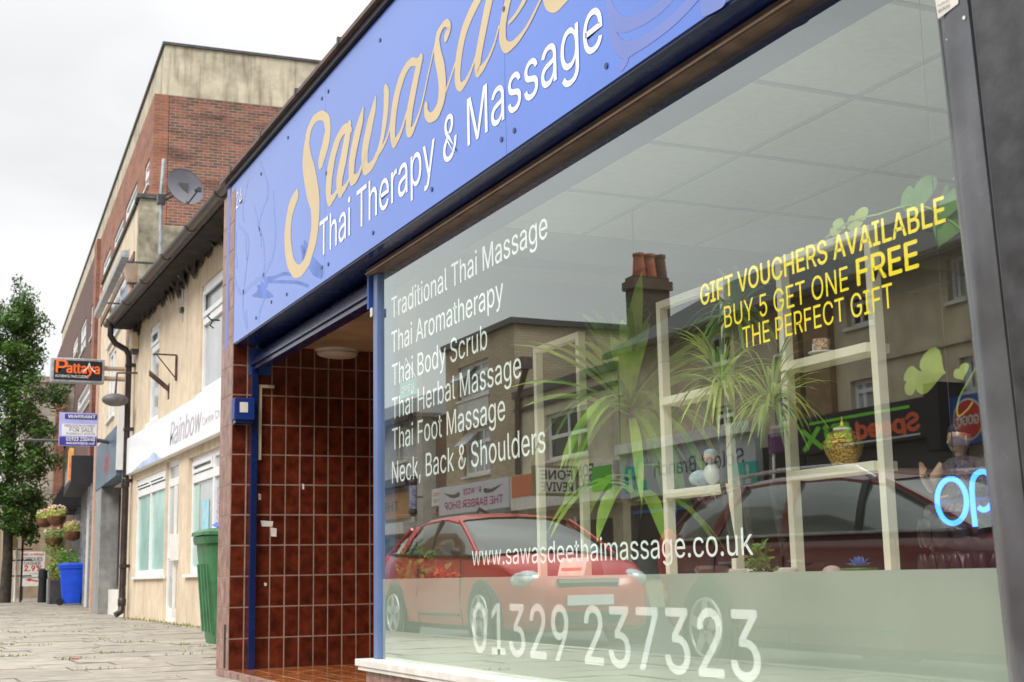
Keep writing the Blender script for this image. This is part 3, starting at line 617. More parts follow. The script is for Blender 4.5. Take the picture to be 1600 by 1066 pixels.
upw = wall_openings('upper_wall', XR, .3, 9.6, yf, zs1+.02, 5.5, [W1, W2, (12.0, 13.4, 3.5, 5.0)], m_cream, rb)
def win(parent, o, X, trans=None, muls=(), film=None, fw=.06, deep=.1, m=None, gm=None, fr=None, sill=True, name='window'):
    m = m or m_white; y0, y1, z0, z1 = o; xs = X+deep
    f = MB(); f.box(xs, xs+.06, y0, y0+fw, z0, z1, fr=fr).box(xs, xs+.06, y1-fw, y1, z0, z1, fr=fr).box(xs, xs+.06, y0+fw, y1-fw, z0, z0+fw, fr=fr).box(xs, xs+.06, y0+fw, y1-fw, z1-fw, z1, fr=fr)
    if trans: f.box(xs-.01, xs+.05, y0+fw, y1-fw, trans-fw*.6, trans+fw*.6, fr=fr)
    for k in muls: f.box(xs-.005, xs+.055, k-fw*.5, k+fw*.5, z0+fw, z1-fw, fr=fr)
    w = f.build(name, m, parent)
    B('pane', gm or m_wglass, w, (xs+.03, xs+.035, y0+fw*.8, y1-fw*.8, z0+fw*.8, z1-fw*.8), fr=fr)
    if sill: B('sill', m, w, (X-.05, X+deep, y0-.05, y1+.05, z0-.05, z0-.002), fr=fr)
    return w
def innersash(w, X, y0, y1, z0, z1, fw=.05, m=None):
    f = MB(); f.box(X, X+.03, y0, y0+fw, z0, z1).box(X, X+.03, y1-fw, y1, z0, z1).box(X, X+.03, y0+fw, y1-fw, z0, z0+fw).box(X, X+.03, y0+fw, y1-fw, z1-fw, z1); f.build('sash', m or m_white, w)
zt = onX(306, 512, XR).z
w = win(rb, W1, XR, trans=zt, gm=m_wlight, fw=.09, deep=.03); innersash(w, XR+.0, 18.1, W1[1]-.09, zt+.06, W1[3]-.1, .07)
zt = onX(241, 545, XR).z
w = win(rb, W2, XR, trans=zt, gm=m_wlight, fw=.09, deep=.02); innersash(w, XR-.01, W2[0]+.09, W2[1]-.09, zt+.06, W2[3]-.1, .06)
gm = (GA[0]+GA[1])/2; zt = onX(234, 765, XR).z
w = win(rb, GA, XR, trans=zt, muls=(gm,), fw=.1, deep=.02, gm=m_teal); innersash(w, XR-.01, GA[0]+.1, gm-.05, zt+.08, GA[3]-.09); innersash(w, XR-.01, gm+.05, GA[1]-.1, zt+.08, GA[3]-.09)
B('clear_strip', m_wglass, w, (XR+.044, XR+.0485, GA[0]+.11, GA[1]-.11, zt+.07, GA[3]-.1))
d = MB(); y0, y1, z0, z1 = DR
for a, b in ((y0, y0+.09), (y1-.09, y1)): d.box(XR+.05, XR+.1, a, b, z0, z1)
for a, b in ((z0, .22), (1.0, 1.16), (zt-.06, zt+.06), (z1-.1, z1)): d.box(XR+.05, XR+.1, y0+.09, y1-.09, a, b)
dd = d.build('door', m_white, rb); B('pane', m_wlight, dd, (XR+.07, XR+.075, y0+.05, y1-.05, .2, z1-.05)); B('handle', m_tin, dd, (XR+.0, XR+.03, y0+.11, y0+.15, .95, 1.35)); 
B('wall_light', m_white, rb, (XR-.12, XR-.002, y0-.12, y0-.04, .95, 1.35)); B('handrail', m_white, rb, (XR-.06, XR-.02, y0-.03, y0+.0, .1, 2.1))
zt = onX(300, 748, XR).z
w = win(rb, GB, XR, trans=zt, muls=(GB[1]-1.5,), fw=.1, deep=.06, gm=m_wlight); innersash(w, XR+.03, GB[1]-1.45, GB[1]-.12, zt+.08, GB[3]-.09)
B('teal_film', m_teal, w, (XR+.08, XR+.0885, GB[1]-.45, GB[1]-.1, GB[2]+.1, zt-.1))
m_poster = mat('cyan_poster', (.08, .42, .62), .5, .5, 14, 0, col2=(.5, .6, .6))
B('poster', m_poster, w, (XR+.079, XR+.084, GB[1]-1.1, GB[1]-.65, GB[2]+.5, zt-.35))
B('poster', mat('pale_poster', (.55, .5, .6), .5, .5, 22, 0), w, (XR+.079, XR+.084, GB[1]-1.9, GB[1]-1.6, GB[2]+.5, zt-.2))
# fascia
fa = B('fascia', mat('white_fascia', (.86, .86, .88), .35, .02, 2, 0, coat=.2), rb, (XR-.12, XR-.005, 12.5, 25.85, 2.577, 3.25), bev=.01)
o_ = onX(262, 700, XR-.125)
FX = XR-.1225; UU = (0, -1, 0)
text('Rainbow', (FX, onX(265, 690, FX).y, 2.72), UU, onX(265, 690, FX).y-onX(313, 660, FX).y, .36, mat('grey_lilac_vinyl', (.5, .48, .55), .5, .05), fa, slant=.3)
text('Centre Ch', (FX, onX(316, 650, FX).y, 2.78), UU, 1.1, .12, mat('pale_vinyl', (.6, .58, .62), .5, .05), fa)
m_pt = mat('pale_blue_print', (.52, .62, .86), .5, .2, 4, 0)
hb = MB(); pts = [(206, 741), (222, 722), (232, 716), (240, 706), (252, 719), (232, 729)]
hb.add([Vector((FX-.0005, onX(a, b, FX).y, max(2.59, onX(a, b, FX).z))) for a, b in pts], [tuple(range(6))]); hb.build('hill_print', m_pt, fa)
# eaves: fascia board, dark soffit with broken underlay, gutter, roof
B('eaves_soffit', mat('dark_sagging_felt', (.03, .022, .02), .9, .5, 5, .6), rb, (3.72, XR-.01, 9.6, 25.98, 5.36, 5.40))
ef = MB()
random.seed(3)
for k in range(40):
    y = 9.8+k*.4; w_ = random.uniform(.3, .95); h = random.choice((.05, .1, .16, .26))*random.uniform(.6, 1.1)
    ef.prism([(4.06-random.random()*.15, y, 5.36), (4.06, y+w_*.5, 5.36-h), (4.07, y+w_, 5.36)], (.012, 0, 0))
    pass
ef.build('torn_felt', mat('torn_felt', (.05, .035, .028), .9, .4, 9, .4), rb, kind='stuff')
rf = MB().prism([(3.66, 9.6, 5.40), (3.66, 9.6, 5.45), (7.5, 9.6, 8.0), (7.5, 9.6, 5.40)], (0, 16.38, 0)).build('roof', m_slate, rb)
gt = thing('gutter', (3.62, 17, 5.4), 'long brown half-round gutter under the eaves of the Rainbow shop', 'gutter')
pr = [(3.60+.075*math.cos(a), 9.4, 5.44+.075*math.sin(a)) for a in [math.pi+i*math.pi/10 for i in range(11)]]
MB().prism(pr, (0, 16.55, 0)).build('trough', m_gutter, gt, smooth=True, recalc=True)
for k in range(9): MB().prism([(3.60+(.088)*math.cos(a), 11+k*1.8, 5.442+.088*math.sin(a)) for a in [math.pi+i*math.pi/10 for i in range(11)]], (0, .09, 0)).build('bracket', m_gutter, gt, smooth=True, recalc=True)
# downpipe: swan neck to the wall then down
dp = thing('downpipe', (4.0, 25.95, 0), 'dark brown downpipe with a swan neck at the far corner of the Rainbow shop', 'downpipe')
a = onX(192, 965, 3.98)
MB().tube([(3.62, 25.6, 5.40), (3.62, 25.6, 5.16), (3.72, 25.62, 5.02), (3.92, 25.65, 4.92), (3.98, 25.66, 4.8), (3.98, 25.66, .25), (3.96, 25.62, .12), (3.86, 25.6, .06)], .055, 12).build('pipe', m_pipe, dp, smooth=True)
for z in (.9, 2.45, 3.4, 4.6): B('pipe_bracket', m_pipe, dp, (3.92, 4.09, 25.59, 25.73, z, z+.06))
MB().lathe([(.07, 0), (.075, .02), (.075, .16), (.06, .18)], (3.98, 25.66, 2.35), 14).build('collar', m_pipe, dp, smooth=True); MB().lathe([(.07, 0), (.075, .02), (.075, .12), (.06, .14)], (3.98, 25.66, .22), 14).build('collar', m_pipe, dp, smooth=True)
# things on the upper wall
br_ = thing('sign_bracket', (XR, 22.0, 3.6), 'empty rusty triangular hanging-sign bracket on the cream Rainbow wall', 'bracket')
pa = onX(278, 560, XR); P3 = lambda px, py, X: Vector((X, pa.y, onY(px, py, pa.y).z))
xx = onY(240, 556, pa.y).x
m_rust = mat('rusty_iron', (.10, .05, .035), .8, .4, 12, .3)
b = MB(); zt_ = pa.z+.05; zb_ = onY(275, 595, pa.y).z
b.tube([(xx, pa.y, zt_), (XR-.02, pa.y, zt_)], .014, 6); b.tube([(XR-.025, pa.y, zt_), (XR-.025, pa.y, zb_)], .018, 6); b.tube([(xx+.05, pa.y, zt_-.01), (XR-.04, pa.y, zb_+.05)], .01, 6); b.build('arm', m_rust, br_)
qq = onX(264, 605, XR); st_ = thing('beam_stub', (XR, qq.y, qq.z), 'short rusty iron stub sticking out below the triangular bracket', 'bracket')
MB().hexa([(XR-.32, qq.y-.04, qq.z+.18), (XR-.32, qq.y+.04, qq.z+.18), (XR-.32, qq.y+.04, qq.z+.26), (XR-.32, qq.y-.04, qq.z+.26)], [(XR, qq.y-.04, qq.z-.08), (XR, qq.y+.04, qq.z-.08), (XR, qq.y+.04, qq.z+.0), (XR, qq.y-.04, qq.z+.0)]).build('stub', m_rust, st_)
MB().prism([(XR-.004, qq.y-.06, qq.z-.2), (XR-.004, qq.y+.06, qq.z-.2), (XR-.004, qq.y+.06, qq.z+.06), (XR-.004, qq.y-.06, qq.z+.06)], (.004, 0, 0)).build('plate', m_rust, st_)
ab = onX(216, 532, XR); al = thing('alarm_box', (XR, ab.y, ab.z), 'small cream alarm box under the eaves beside the dark downpipe', 'alarm box')
B('housing', mat('cream_plastic', (.6, .5, .34), .5, .1), al, (XR-.15, XR-.002, ab.y-.14, ab.y+.14, ab.z-.18, ab.z+.14), bev=.02); B('base', m_dark, al, (XR-.12, XR-.002, ab.y-.1, ab.y+.1, ab.z-.26, ab.z-.182)); B('lid', m_dark, al, (XR-.12, XR-.002, ab.y-.1, ab.y+.1, ab.z+.142, ab.z+.2))
hk = onX(332, 500, XR-.1); h_ = thing('wall_hook', (XR, hk.y, hk.z), 'small black curled iron hook on the wall beside the tiled pier', 'hook')
MB().tube([(XR, hk.y, hk.z), (XR-.12, hk.y, hk.z), (XR-.17, hk.y, hk.z+.05), (XR-.14, hk.y, hk.z+.08)], .012, 6).build('hook', m_black, h_); MB().tube([(XR-.1, hk.y, hk.z), (XR-.13, hk.y, hk.z-.08), (XR-.08, hk.y, hk.z-.12)], .01, 6).build('curl', m_black, h_)
# satellite dish on its mast
ym = 21.2; xm = onY(252, 420, ym).x
def MY(px, py, Y=ym): return onY(px, py, Y)
sd = thing('satellite_dish', tuple(MY(284, 297)), 'grey satellite dish on a galvanised pole above the brown gutter', 'satellite dish')
b = MB(); p_ = [MY(256, 249), MY(252, 300), MY(250, 395), MY(251, 405), MY(258, 417), MY(285, 438), MY(287, 443), MY(288, 503)]
b.tube([p_[0], p_[1], p_[2], p_[3], p_[4], MY(270, 428)+Vector((0, -.3, 0)), p_[5], p_[6], p_[7]], .034, 10); b.build('mast', m_tin, sd, smooth=True)
for py in (448, 485): c_ = MY(288, py); B('clamp', m_dark, sd, (c_.x-.07, XR+.0, ym-.06, ym+.06, c_.z-.04, c_.z+.04))
cd = MY(285, 298)+Vector((.0, -.25, 0)); rd = .315
dn = Vector((.25, -.93, .28)).normalized(); t1 = dn.cross(Vector((0, 0, 1))).normalized(); t2 = t1.cross(dn)
def dishring(r, d): return [cd+dn*d+(t1*math.cos(k*math.pi/18)*.96+t2*math.sin(k*math.pi/18)*1.02)*r for k in range(36)]
MB().loft([dishring(.02, -.062), dishring(rd*.35, -.058), dishring(rd*.7, -.03), dishring(rd, .0), dishring(rd*1.01, .008), dishring(rd, -.012), dishring(rd*.7, -.045), dishring(.02, -.08)], caps=True).build('dish', mat('grey_dish', (.11, .11, .13), .4, .1, 6, .05), sd, smooth=True)
b = MB(); lnb = cd+dn*.42-t2*.28
b.tube([cd-dn*.07-t2*.2, cd-t2*rd+dn*.02, lnb], .014, 6); b.build('feed_arm', m_dark, sd)
b = MB(); b.cyl(lnb-dn*.02, lnb-dn*.1+t2*.03, .035, 12); b.box(lnb.x-.03, lnb.x+.03, lnb.y-.03, lnb.y+.03, lnb.z-.05, lnb.z+.02); b.build('receiver', m_dark, sd)
b = MB(); pm = MY(252, 308); bc = cd-dn*.07
b.tube([pm, pm+Vector((.1, -.1, .05)), bc+Vector((-.1, 0, 0)), bc], .02, 6); b.tube([pm+Vector((0, 0, -.08)), bc+Vector((0, 0, -.03))], .02, 6); b.box(pm.x-.06, pm.x+.06, pm.y-.06, pm.y+.06, pm.z-.12, pm.z+.03); b.box(bc.x-.07, bc.x+.07, bc.y-.02, bc.y+.05, bc.z-.09, bc.z+.09); b.build('dish_bracket', m_dark, sd)
# green wheelie bin --------------------------------------------------------
def bin_(name, loc, rz, m, m_lid, label, group, H=1.07, Wd=.58, D=.72):
    t = thing(name, loc, label, 'wheelie bin', group, rz); F = Matrix.Translation(Vector(loc)) @ Matrix.Rotation(rz, 4, 'Z')
    def ring(z, a, c_, n=4):
        r = []
        for sx_, sy_ in ((1, 1), (-1, 1), (-1, -1), (1, -1)):
            for k in range(n):
                an = math.atan2(sy_, sx_)-math.pi/4+k*math.pi/2/(n-1); r.append(F @ Vector((sx_*(a/2-.05)+.05*math.cos(an), sy_*(c_/2-.05)+.05*math.sin(an), z)))
        return r
    MB().loft([ring(.05, Wd*.76, D*.66), ring(.12, Wd*.78, D*.70), ring(H*.55, Wd*.88, D*.83), ring(H*.86, Wd*.94, D*.93), ring(H*.87, Wd*1.0, D*1.0), ring(H*.93, Wd*1.02, D*1.02), ring(H*.935, Wd*.94, D*.94)]).build('body', m, t, smooth=True)
    MB().loft([ring(H*.937, Wd*1.05, D*1.06), ring(H*.965, Wd*1.04, D*1.05), ring(H*.99, Wd*.9, D*.9), ring(H*1.0, Wd*.5, D*.5)]).build('lid', m_lid, t, smooth=True)
    for s_ in (-1, 1):
        MB().cyl(F @ Vector((s_*Wd*.36, D*.42, .1)), F @ Vector((s_*(Wd*.36+.06), D*.42, .1)), .1, 18).build('wheel', m_black, t)
        b = MB()
        for q in range(2): x_ = s_*(Wd*.12+q*.12); b.hexa([F @ Vector((x_+e*.025, -D*.335-.0, .16)) for e in (-1, 1)]+[F @ Vector((x_+e*.025, -D*.39, H*.7)) for e in (1, -1)], [F @ Vector((x_+e*.02, -D*.335-.035, .16)) for e in (-1, 1)]+[F @ Vector((x_+e*.02, -D*.42-.03, H*.7)) for e in (1, -1)])
        b.build('rib', m, t)
    MB().cyl(F @ Vector((-Wd*.42, D*.56, H*.93)), F @ Vector((Wd*.42, D*.56, H*.93)), .016, 8).build('handle', m, t)
    return t
m_green = mat('green_bin_plastic', (.05, .185, .075), .42, .2, 6, .1, streak=.3); m_bb = mat('blue_bin_plastic', (.008, .08, .72), .35, .1, 6, .05); 
gp = onZ(327, 1012, 0)
gb_ = bin_('wheelie_bin', (3.06, 12.95, 0), R(-90), m_green, m_green, 'green wheelie bin half hidden behind the tiled pier', 'wheelie bins on the pavement', H=1.12)
bl = thing('refuse_sack', (3.03, 12.95, 1.115), 'bright blue flattened plastic bag lying on the green bin lid', 'bag')
MB().loft([[Vector((3.03+.17*math.cos(a)*k, 12.95+.2*math.sin(a)*k+.0, z+.012*math.sin(3*a))) for a in [i*math.pi/9 for i in range(18)]] for k, z in ((.9, 1.122), (1.2, 1.14), (1.0, 1.165), (.4, 1.18))]).build('bag', m_bb, bl, smooth=True)
yb = 39.; bz = ground_z(yb); xb0 = onY(90, 910, yb).x; xb1 = onY(136, 910, yb).x
bin_('wheelie_bin', ((xb0+xb1)/2, yb, bz), R(82), m_bb, m_bb, 'large blue wheelie bin standing outside the far shops', 'wheelie bins on the pavement', H=(942-881)*yb/FPX*1.0, Wd=.72, D=xb1-xb0-.06)

# neighbour: taller cream building with blue shopfront ---------------------------
FB = Frame(4.15, 26.0, R(3.2))
nb = thing('taller_cream_building', (4.15, 26, 0), 'cream parapeted building with a grey-blue shopfront beyond the Rainbow shop', 'building')
def rF(F, px0, py0, px1, py1, x=0):
    ym = (py0+py1)/2; pm = (px0+px1)/2; a = F.hit(px0, ym, x).y; b = F.hit(px1, ym, x).y; return b, a, F.hit(pm, py1, x).z, F.hit(pm, py0, x).z
TOPZ = FB.hitY(219, 303, .0).z
yend = FB.hit(157, 560, 0).y
wA = rF(FB, 169, 548, 180, 652); wB = rF(FB, 171, 424, 200, 515)
wall_openings('front_wall', 0, .3, .36, yend, 2.9, TOPZ-.12, [wA, wB] if wA[0] >= wB[1] or wA[1] <= wB[0] or True else [wA], m_cream, nb, fr=FB)
B('party_wall', m_concrete, nb, (0, .41, 0, .35, 0, TOPZ-.08), (.41, 5.0, 0, .35, 0, TOPZ-.6), fr=FB)
B('coping', mat('weathered_coping', (.10, .095, .085), .9, .3, 9, .4), nb, (-.06, .46, -.05, .40, TOPZ-.08, TOPZ+.0), (-.05, .35, .401, yend, TOPZ-.12, TOPZ-.03), fr=FB)
B('band', mat('rusty_brown_band', (.2, .12, .08), .8, .3, 6, .2), nb, (-.03, -.001, .6, yend, TOPZ-1.15, TOPZ-1.0), fr=FB)
win(nb, wA, 0, fw=.08, deep=.03, fr=FB, gm=m_wlight, muls=((wA[0]+wA[1])/2,))
w = win(nb, wB, 0, fw=.08, deep=.05, fr=FB, gm=mat('painted_sky_glass', (.62, .68, .78), .08, .3, 1.2, 0, spec=1), muls=((wB[0]+wB[1])/2,))  # upper pane: reflected sky painted in as a pale base colour
B('blue_panel', mat('dusty_blue_panel', (.14, .24, .42), .3, .3, 3, .0), w, (.03, .045, wB[0]+.1, wB[1]-.1, wB[2]+.05, wB[2]+.7), fr=FB)
B('rear_block', m_cream, nb, (.3, 5, .35, yend, 0, TOPZ-.5), fr=FB)
B('end_pilaster', mat('pinkish_render', (.5, .33, .24), .8, .1, 5, .2, streak=.3), nb, (-.04, .32, yend, yend+.5, 0, TOPZ-.3), fr=FB)
# light trough on arms
lt = thing('light_trough', tuple(FB.hit(172, 440, -.6)), 'long grey sign-light trough on two arms high on the cream building', 'sign light')
t0 = FB.hit(152, 488, -.6); t1_ = FB.hit(196, 400, -.6)
B('trough', m_tin, lt, (-.66, -.54, t1_.y, t0.y, (t0.z+t1_.z)/2-.07, (t0.z+t1_.z)/2+.05), fr=FB)
for yy in (t1_.y+.9, t0.y-.9): zz = (t0.z+t1_.z)/2; B('arm', m_dark, lt, (-.6, 0, yy-.02, yy+.02, zz+.05, zz+.08), (-.03, 0, yy-.02, yy+.02, zz-.2, zz+.05), fr=FB)
# hopper and buff pipe
hp = thing('hopper_pipe', tuple(FB.w(-.1, .25, 0)), 'buff painted downpipe with a square hopper head beside the dark downpipe', 'downpipe')
hz = FB.hit(207, 412, -.1).z
MB().prism([FB.w(-.24, .05, hz), FB.w(-.24, .45, hz), FB.w(-.18, .38, hz-.35), FB.w(-.18, .12, hz-.35)], FB.r @ Vector((.23, 0, 0))).build('hopper', m_buffpipe, hp)
MB().tube([FB.w(-.1, .25, hz-.36), FB.w(-.1, .25, .1)], .06, 12).build('pipe', m_buffpipe, hp, smooth=True)
# floodlight
fz = FB.hit(176, 625, -.4); fl_ = thing('floodlight', tuple(fz), 'dark grey floodlight on a thin bracket on the cream building', 'floodlight')
wv = FB.w(-.4, fz.y if False else FB.hit(180, 625, -.4).y, FB.hit(180, 625, -.4).z)
MB().ball(wv, .22, 14, 8, (1.1, .7, .55)).build('housing', mat('grey_floodlight', (.12, .12, .12), .5, .2), fl_, smooth=True)
MB().tube([wv+Vector((0, 0, .1)), wv+Vector((.02, 0, .5)), wv+Vector((.44, 0, .52))], .02, 6).build('bracket', m_dark, fl_)
# shopfront of the neighbour
sy0 = .25; s0 = FB.hit(191, 742, -.25).y; s1 = FB.hit(150, 768, -.25).y; zb_ = FB.hit(150, 768, -.25).z; zt_ = FB.hit(152, 700, -.25).z
sf = B('fascia', mat('blue_grey_fascia', (.10, .17, .26), .3, .15, 2, 0, coat=.3), nb, (-.27, 0, sy0, s1, zb_, zt_), fr=FB)
text('Bay’s', FB.w(-.2715, FB.hit(162, 730, -.27).y, zb_+.22), FB.r @ Vector((0, -1, 0)), 1.5, .38, mat('coral_vinyl', (.6, .12, .12), .5, .1), sf, slant=.2)
B('fascia_end_panel', m_white, nb, (-.275, -.02, sy0-.1, sy0-.001, zb_+.1, zt_+.35), fr=FB)
B('shop_pier', m_tin, nb, (-.25, .0, s1-.75, s1, 0, zb_-.005), fr=FB); B('shop_pier', mat('grey_marble', (.3, .3, .29), .4, .2, 5, .05, streak=.4), nb, (-.25, .3, s1-1.4, s1-.76, 0, zb_-.005), fr=FB)
B('stall_riser', m_sill, nb, (-.05, .1, .3, s1-1.41, 0, .5), fr=FB)
w = win(nb, (.35, s1-1.5, .5, zb_-.1), .0, fw=.07, deep=.1, fr=FB, muls=(1.6, 2.8), m=m_dark, sill=False)
B('window_poster', mat('orange_poster', (.75, .2, .06), .5, .2), w, (.10, .105, 1.75, 2.2, .9, 1.4), fr=FB)
# Pattaya sign, for-sale board
def board(px0, py0, px1, py1, Y):                                   # perpendicular board seen face on
    a = onY(px0, py0, Y); b = onY(px1, py1, Y); return min(a.x, b.x), max(a.x, b.x), min(a.z, b.z), max(a.z, b.z)
Y = 27.6; x0 = onY(80, 580, Y).x; x1 = onY(163.5, 580, Y).x; z1 = onY(122, 560, Y).z; z0 = onY(122, 598, Y).z
pt_ = thing('projecting_sign', (x0, Y, z0), 'black lit-box sign with orange Pattaya lettering jutting from the wall', 'sign')
B('case', m_tin, pt_, (x0, x1, Y, Y+.22, z0, z1), bev=.015)
B('face', mat('black_sign_face', (.012, .014, .02), .35, .1), pt_, (x0+.05, x1-.05, Y-.006, Y-.001, z0+.05, z1-.05))
m_or = mat('orange_vinyl', (.90, .16, .02), .4, .03)
wS = x1-x0; hS = z1-z0
text('P', (x0+.09, Y-.0065, z0+.19), (1, 0, 0), .21, hS*.52, m_or, pt_, bold=.03); text('attaya', (x0+.29, Y-.0065, z0+.19), (1, 0, 0), wS-.39, hS*.40, m_or, pt_, bold=.035)
text('AUTHENTIC THAI CUISINE', (x0+.08, Y-.0065, z0+.095), (1, 0, 0), wS*.62, .05, m_wvinyl, pt_)
rm_ = MB(); c_ = x1-.30; zt2 = z1-.08
stroke(rm_, [(c_-.11, Y-.007, zt2-.18), (c_-.03, Y-.007, zt2-.1), (c_, Y-.007, zt2)], [.02, .015, .01], (0, -1, 0)); stroke(rm_, [(c_+.11, Y-.007, zt2-.18), (c_+.03, Y-.007, zt2-.1), (c_, Y-.007, zt2)], [.02, .015, .01], (0, -1, 0)); rm_.build('roof_emblem', m_wvinyl, pt_)
for dz in (.12, hS-.16): MB().cyl((x1-.02, Y+.11, z0+dz), (FB.w(.05, Y-26, 0).x, Y+.11, z0+dz), .05, 10).build('arm', m_buffpipe, pt_)
Y = 27.9; x0 = onY(92.5, 670, Y).x; x1 = onY(152, 670, Y).x; z1 = onY(122, 645, Y).z; z0 = onY(122, 697, Y).z
fs = thing('for_sale_board', (x0, Y, z0), 'purple and white FOR SALE board below the Pattaya sign', 'sign')
m_pur = mat('purple_print', (.055, .04, .30), .4, .03); m_lil = mat('lilac_board', (.42, .44, .80), .4, .03); m_wb = mat('white_board', (.78, .78, .84), .4, .03)
B('board', m_lil, fs, (x0, x1, Y, Y+.03, z0, z1)); w_ = x1-x0; h_ = z1-z0
B('print_band', m_pur, fs, (x0+.01, x1-.01, Y-.004, Y-.001, z0+.01, z0+h_*.27)); B('print_band', m_pur, fs, (x0+.1, x1-.01, Y-.004, Y-.001, z1-h_*.2, z1-.03)); B('print_band', m_wb, fs, (x0+.05, x1-.01, Y-.004, Y-.001, z0+h_*.30, z0+h_*.66))
text('WARRANT', (x0+.16, Y-.0045, z1-h_*.16), (1, 0, 0), w_-.2, .06, m_wvinyl, fs, bold=.04); text('FREEHOLD INVESTMENT', (x0+.1, Y-.0045, z0+h_*.57), (1, 0, 0), w_-.14, .045, m_dark, fs)
text('FOR SALE', (x0+.2, Y-.0045, z0+h_*.425), (1, 0, 0), w_-.28, .085, m_dark, fs); text('BUSINESS NOT AFFECTED', (x0+.14, Y-.0045, z0+h_*.335), (1, 0, 0), w_-.18, .04, m_dark, fs)
text('01923 230440', (x0+.14, Y-.0045, z0+h_*.15), (1, 0, 0), w_-.18, .075, m_wvinyl, fs, bold=.03); text('www.warrantgroup.co.uk', (x0+.14, Y-.0045, z0+h_*.05), (1, 0, 0), w_-.18, .05, m_wvinyl, fs, bold=.02)
MB().cyl((x0-.7, Y+.05, z0+.1), (x1+.05, Y+.05, z0+.1), .025, 8).build('pole', m_dark, fs); MB().cyl((x1-.05, Y+.05, z0+.14), (FB.w(.05, Y-26, 0).x, Y+.05, z0+.04), .04, 8).build('arm', m_dark, fs)

# big brick building --------------------------------------------------------------
F2 = Frame(5.554, 33.0, R(3.2))
bk_ = thing('brick_building', (5.554, 33, 0), 'tall red brick building with a stained cream parapet behind the cream shops', 'building')
ZBk = 12.68; yfar = F2.hit(98, 513, .24).y
ops = [rF(F2, 226, 255, 233, 294), rF(F2, 196, 306, 213, 345), rF(F2, 178, 357, 192, 390), rF(F2, 161, 400, 172, 432)]
ops2 = [rF(F2, 142, 472, 150, 522), rF(F2, 126, 506, 134, 548), rF(F2, 114, 532, 121, 556), rF(F2, 121, 606, 142, 641), rF(F2, 96, 600, 101, 622)]
ysp = F2.hit(152, 460, 0).y
def clean(ops, lo, hi):
    out = []
    for o in sorted(ops):
        a, b = max(o[0], lo+.1), min(o[1], hi-.1)
        if b-a > .2: out.append((a, b, o[2], o[3]))
    return out
o1 = clean(ops, 0.3, ysp); o2 = clean(ops2, ysp, yfar)
wall_openings('front_wall', 0, .35, .0, ysp, 0, ZBk, o1, m_brick2, bk_, fr=F2)
B('end_wall', m_brick, bk_, (.36, 5.5, .0, .3, 0, ZBk), fr=F2)
wall_openings('dark_brick_wall', 0, .35, ysp, yfar, 0, ZBk-.0, o2, m_brickdk, bk_, fr=F2)
B('brick_pier', m_brick2, bk_, (-.12, -.001, ysp-.8, ysp+.3, 0, ZBk-.01), fr=F2)
for o in o1+o2: win(bk_, o, 0, fw=.09, deep=.03, fr=F2, gm=m_wlight, trans=(o[2]+o[3])/2)
B('parapet', m_parapet, bk_, (.22, 5.6, .02, .32, ZBk+.002, 14.0), (.22, .55, .32, yfar, ZBk+.002, 14.0), (5.6, 6.0, .02, .32, ZBk-.9, 14.1), fr=F2)
B('coping', m_dark, bk_, (.16, 6.05, -.03, .37, 14.002, 14.07), (.16, .6, .371, yfar, 14.002, 14.07), fr=F2)
B('roof_slab', m_concrete, bk_, (.36, 10, .31, yfar-.1, ZBk-.3, ZBk-.02), fr=F2); B('rear_mass', m_brickdk, bk_, (.36, 10, yfar-.3, yfar, 0, ZBk-.3), (9.7, 10, .32, yfar-.32, 0, ZBk-.3), fr=F2)

# dark pub frontage with baskets ------------------------------------------------
FC = Frame(*FB.w(0, yend+.55, 0).xy, R(5.0))
pb = thing('pub_front', tuple(FC.o), 'dark single-storey pub frontage with canopy beyond the blue shopfront', 'shopfront')
zc = FC.hit(134, 735, -.2).z
L_ = 15
B('frontage', m_black, pb, (0, .4, 0, L_, 0, zc-.3), fr=FC); B('canopy', m_black, pb, (-.55, .35, .2, 6.5, zc-.3, zc+.35), fr=FC); B('canopy_glass', m_wlight, pb, (-.57, -.555, 2.0, 4.4, zc-.15, zc+.28), fr=FC)
cz = MB()
for k in range(14): cz.box(-.62-.02*k, .2, 6.6+k*.5, 6.7+k*.5, zc-.1-k*.03, zc+.02-k*.03, fr=FC)
cz.build('canopy_ribs', m_black, pb, kind='stuff')
B('picture_sign', mat('red_yellow_print', (.6, .08, .05), .5, .6, 7, 0, col2=(.7, .5, .1)), pb, (-.6, -.5, .4, 1.4, zc-.25, zc+.55), fr=FC)
for k in range(5): B('post', m_white if k == 1 else m_tin, pb, (-.08, -.001, .3+k*1.3, .42+k*1.3, 0, zc-.32), fr=FC)
for k in range(3): B('window', m_wglass, pb, (-.02, -.001, .6+k*2.2, 1.5+k*2.2, .7, 2.3), fr=FC)
def leaves(mb, c, r, n, size, sc=(1, 1, 1), shell=.35):
    for k in range(n):
        d = Vector((random.gauss(0, 1), random.gauss(0, 1), random.gauss(0, 1))).normalized(); rr = r*(shell+(1-shell)*random.random()**.5)
        p = Vector(c)+Vector((d.x*sc[0], d.y*sc[1], d.z*sc[2]))*rr
        a = Vector((random.gauss(0, 1), random.gauss(0, 1), random.gauss(0, 1))).normalized(); b = a.orthogonal().normalized(); s_ = size*random.uniform(.6, 1.3)
        mb.add([p-a*s_, p+b*s_*.45, p+a*s_, p-b*s_*.45], [(0, 1, 2, 3)])
m_flow = leafmat('cream_pink_petal', (.75, .62, .45), (.7, .4, .3), 9)
m_bask = mat('brown_coir_basket', (.2, .09, .04), .9, .3)
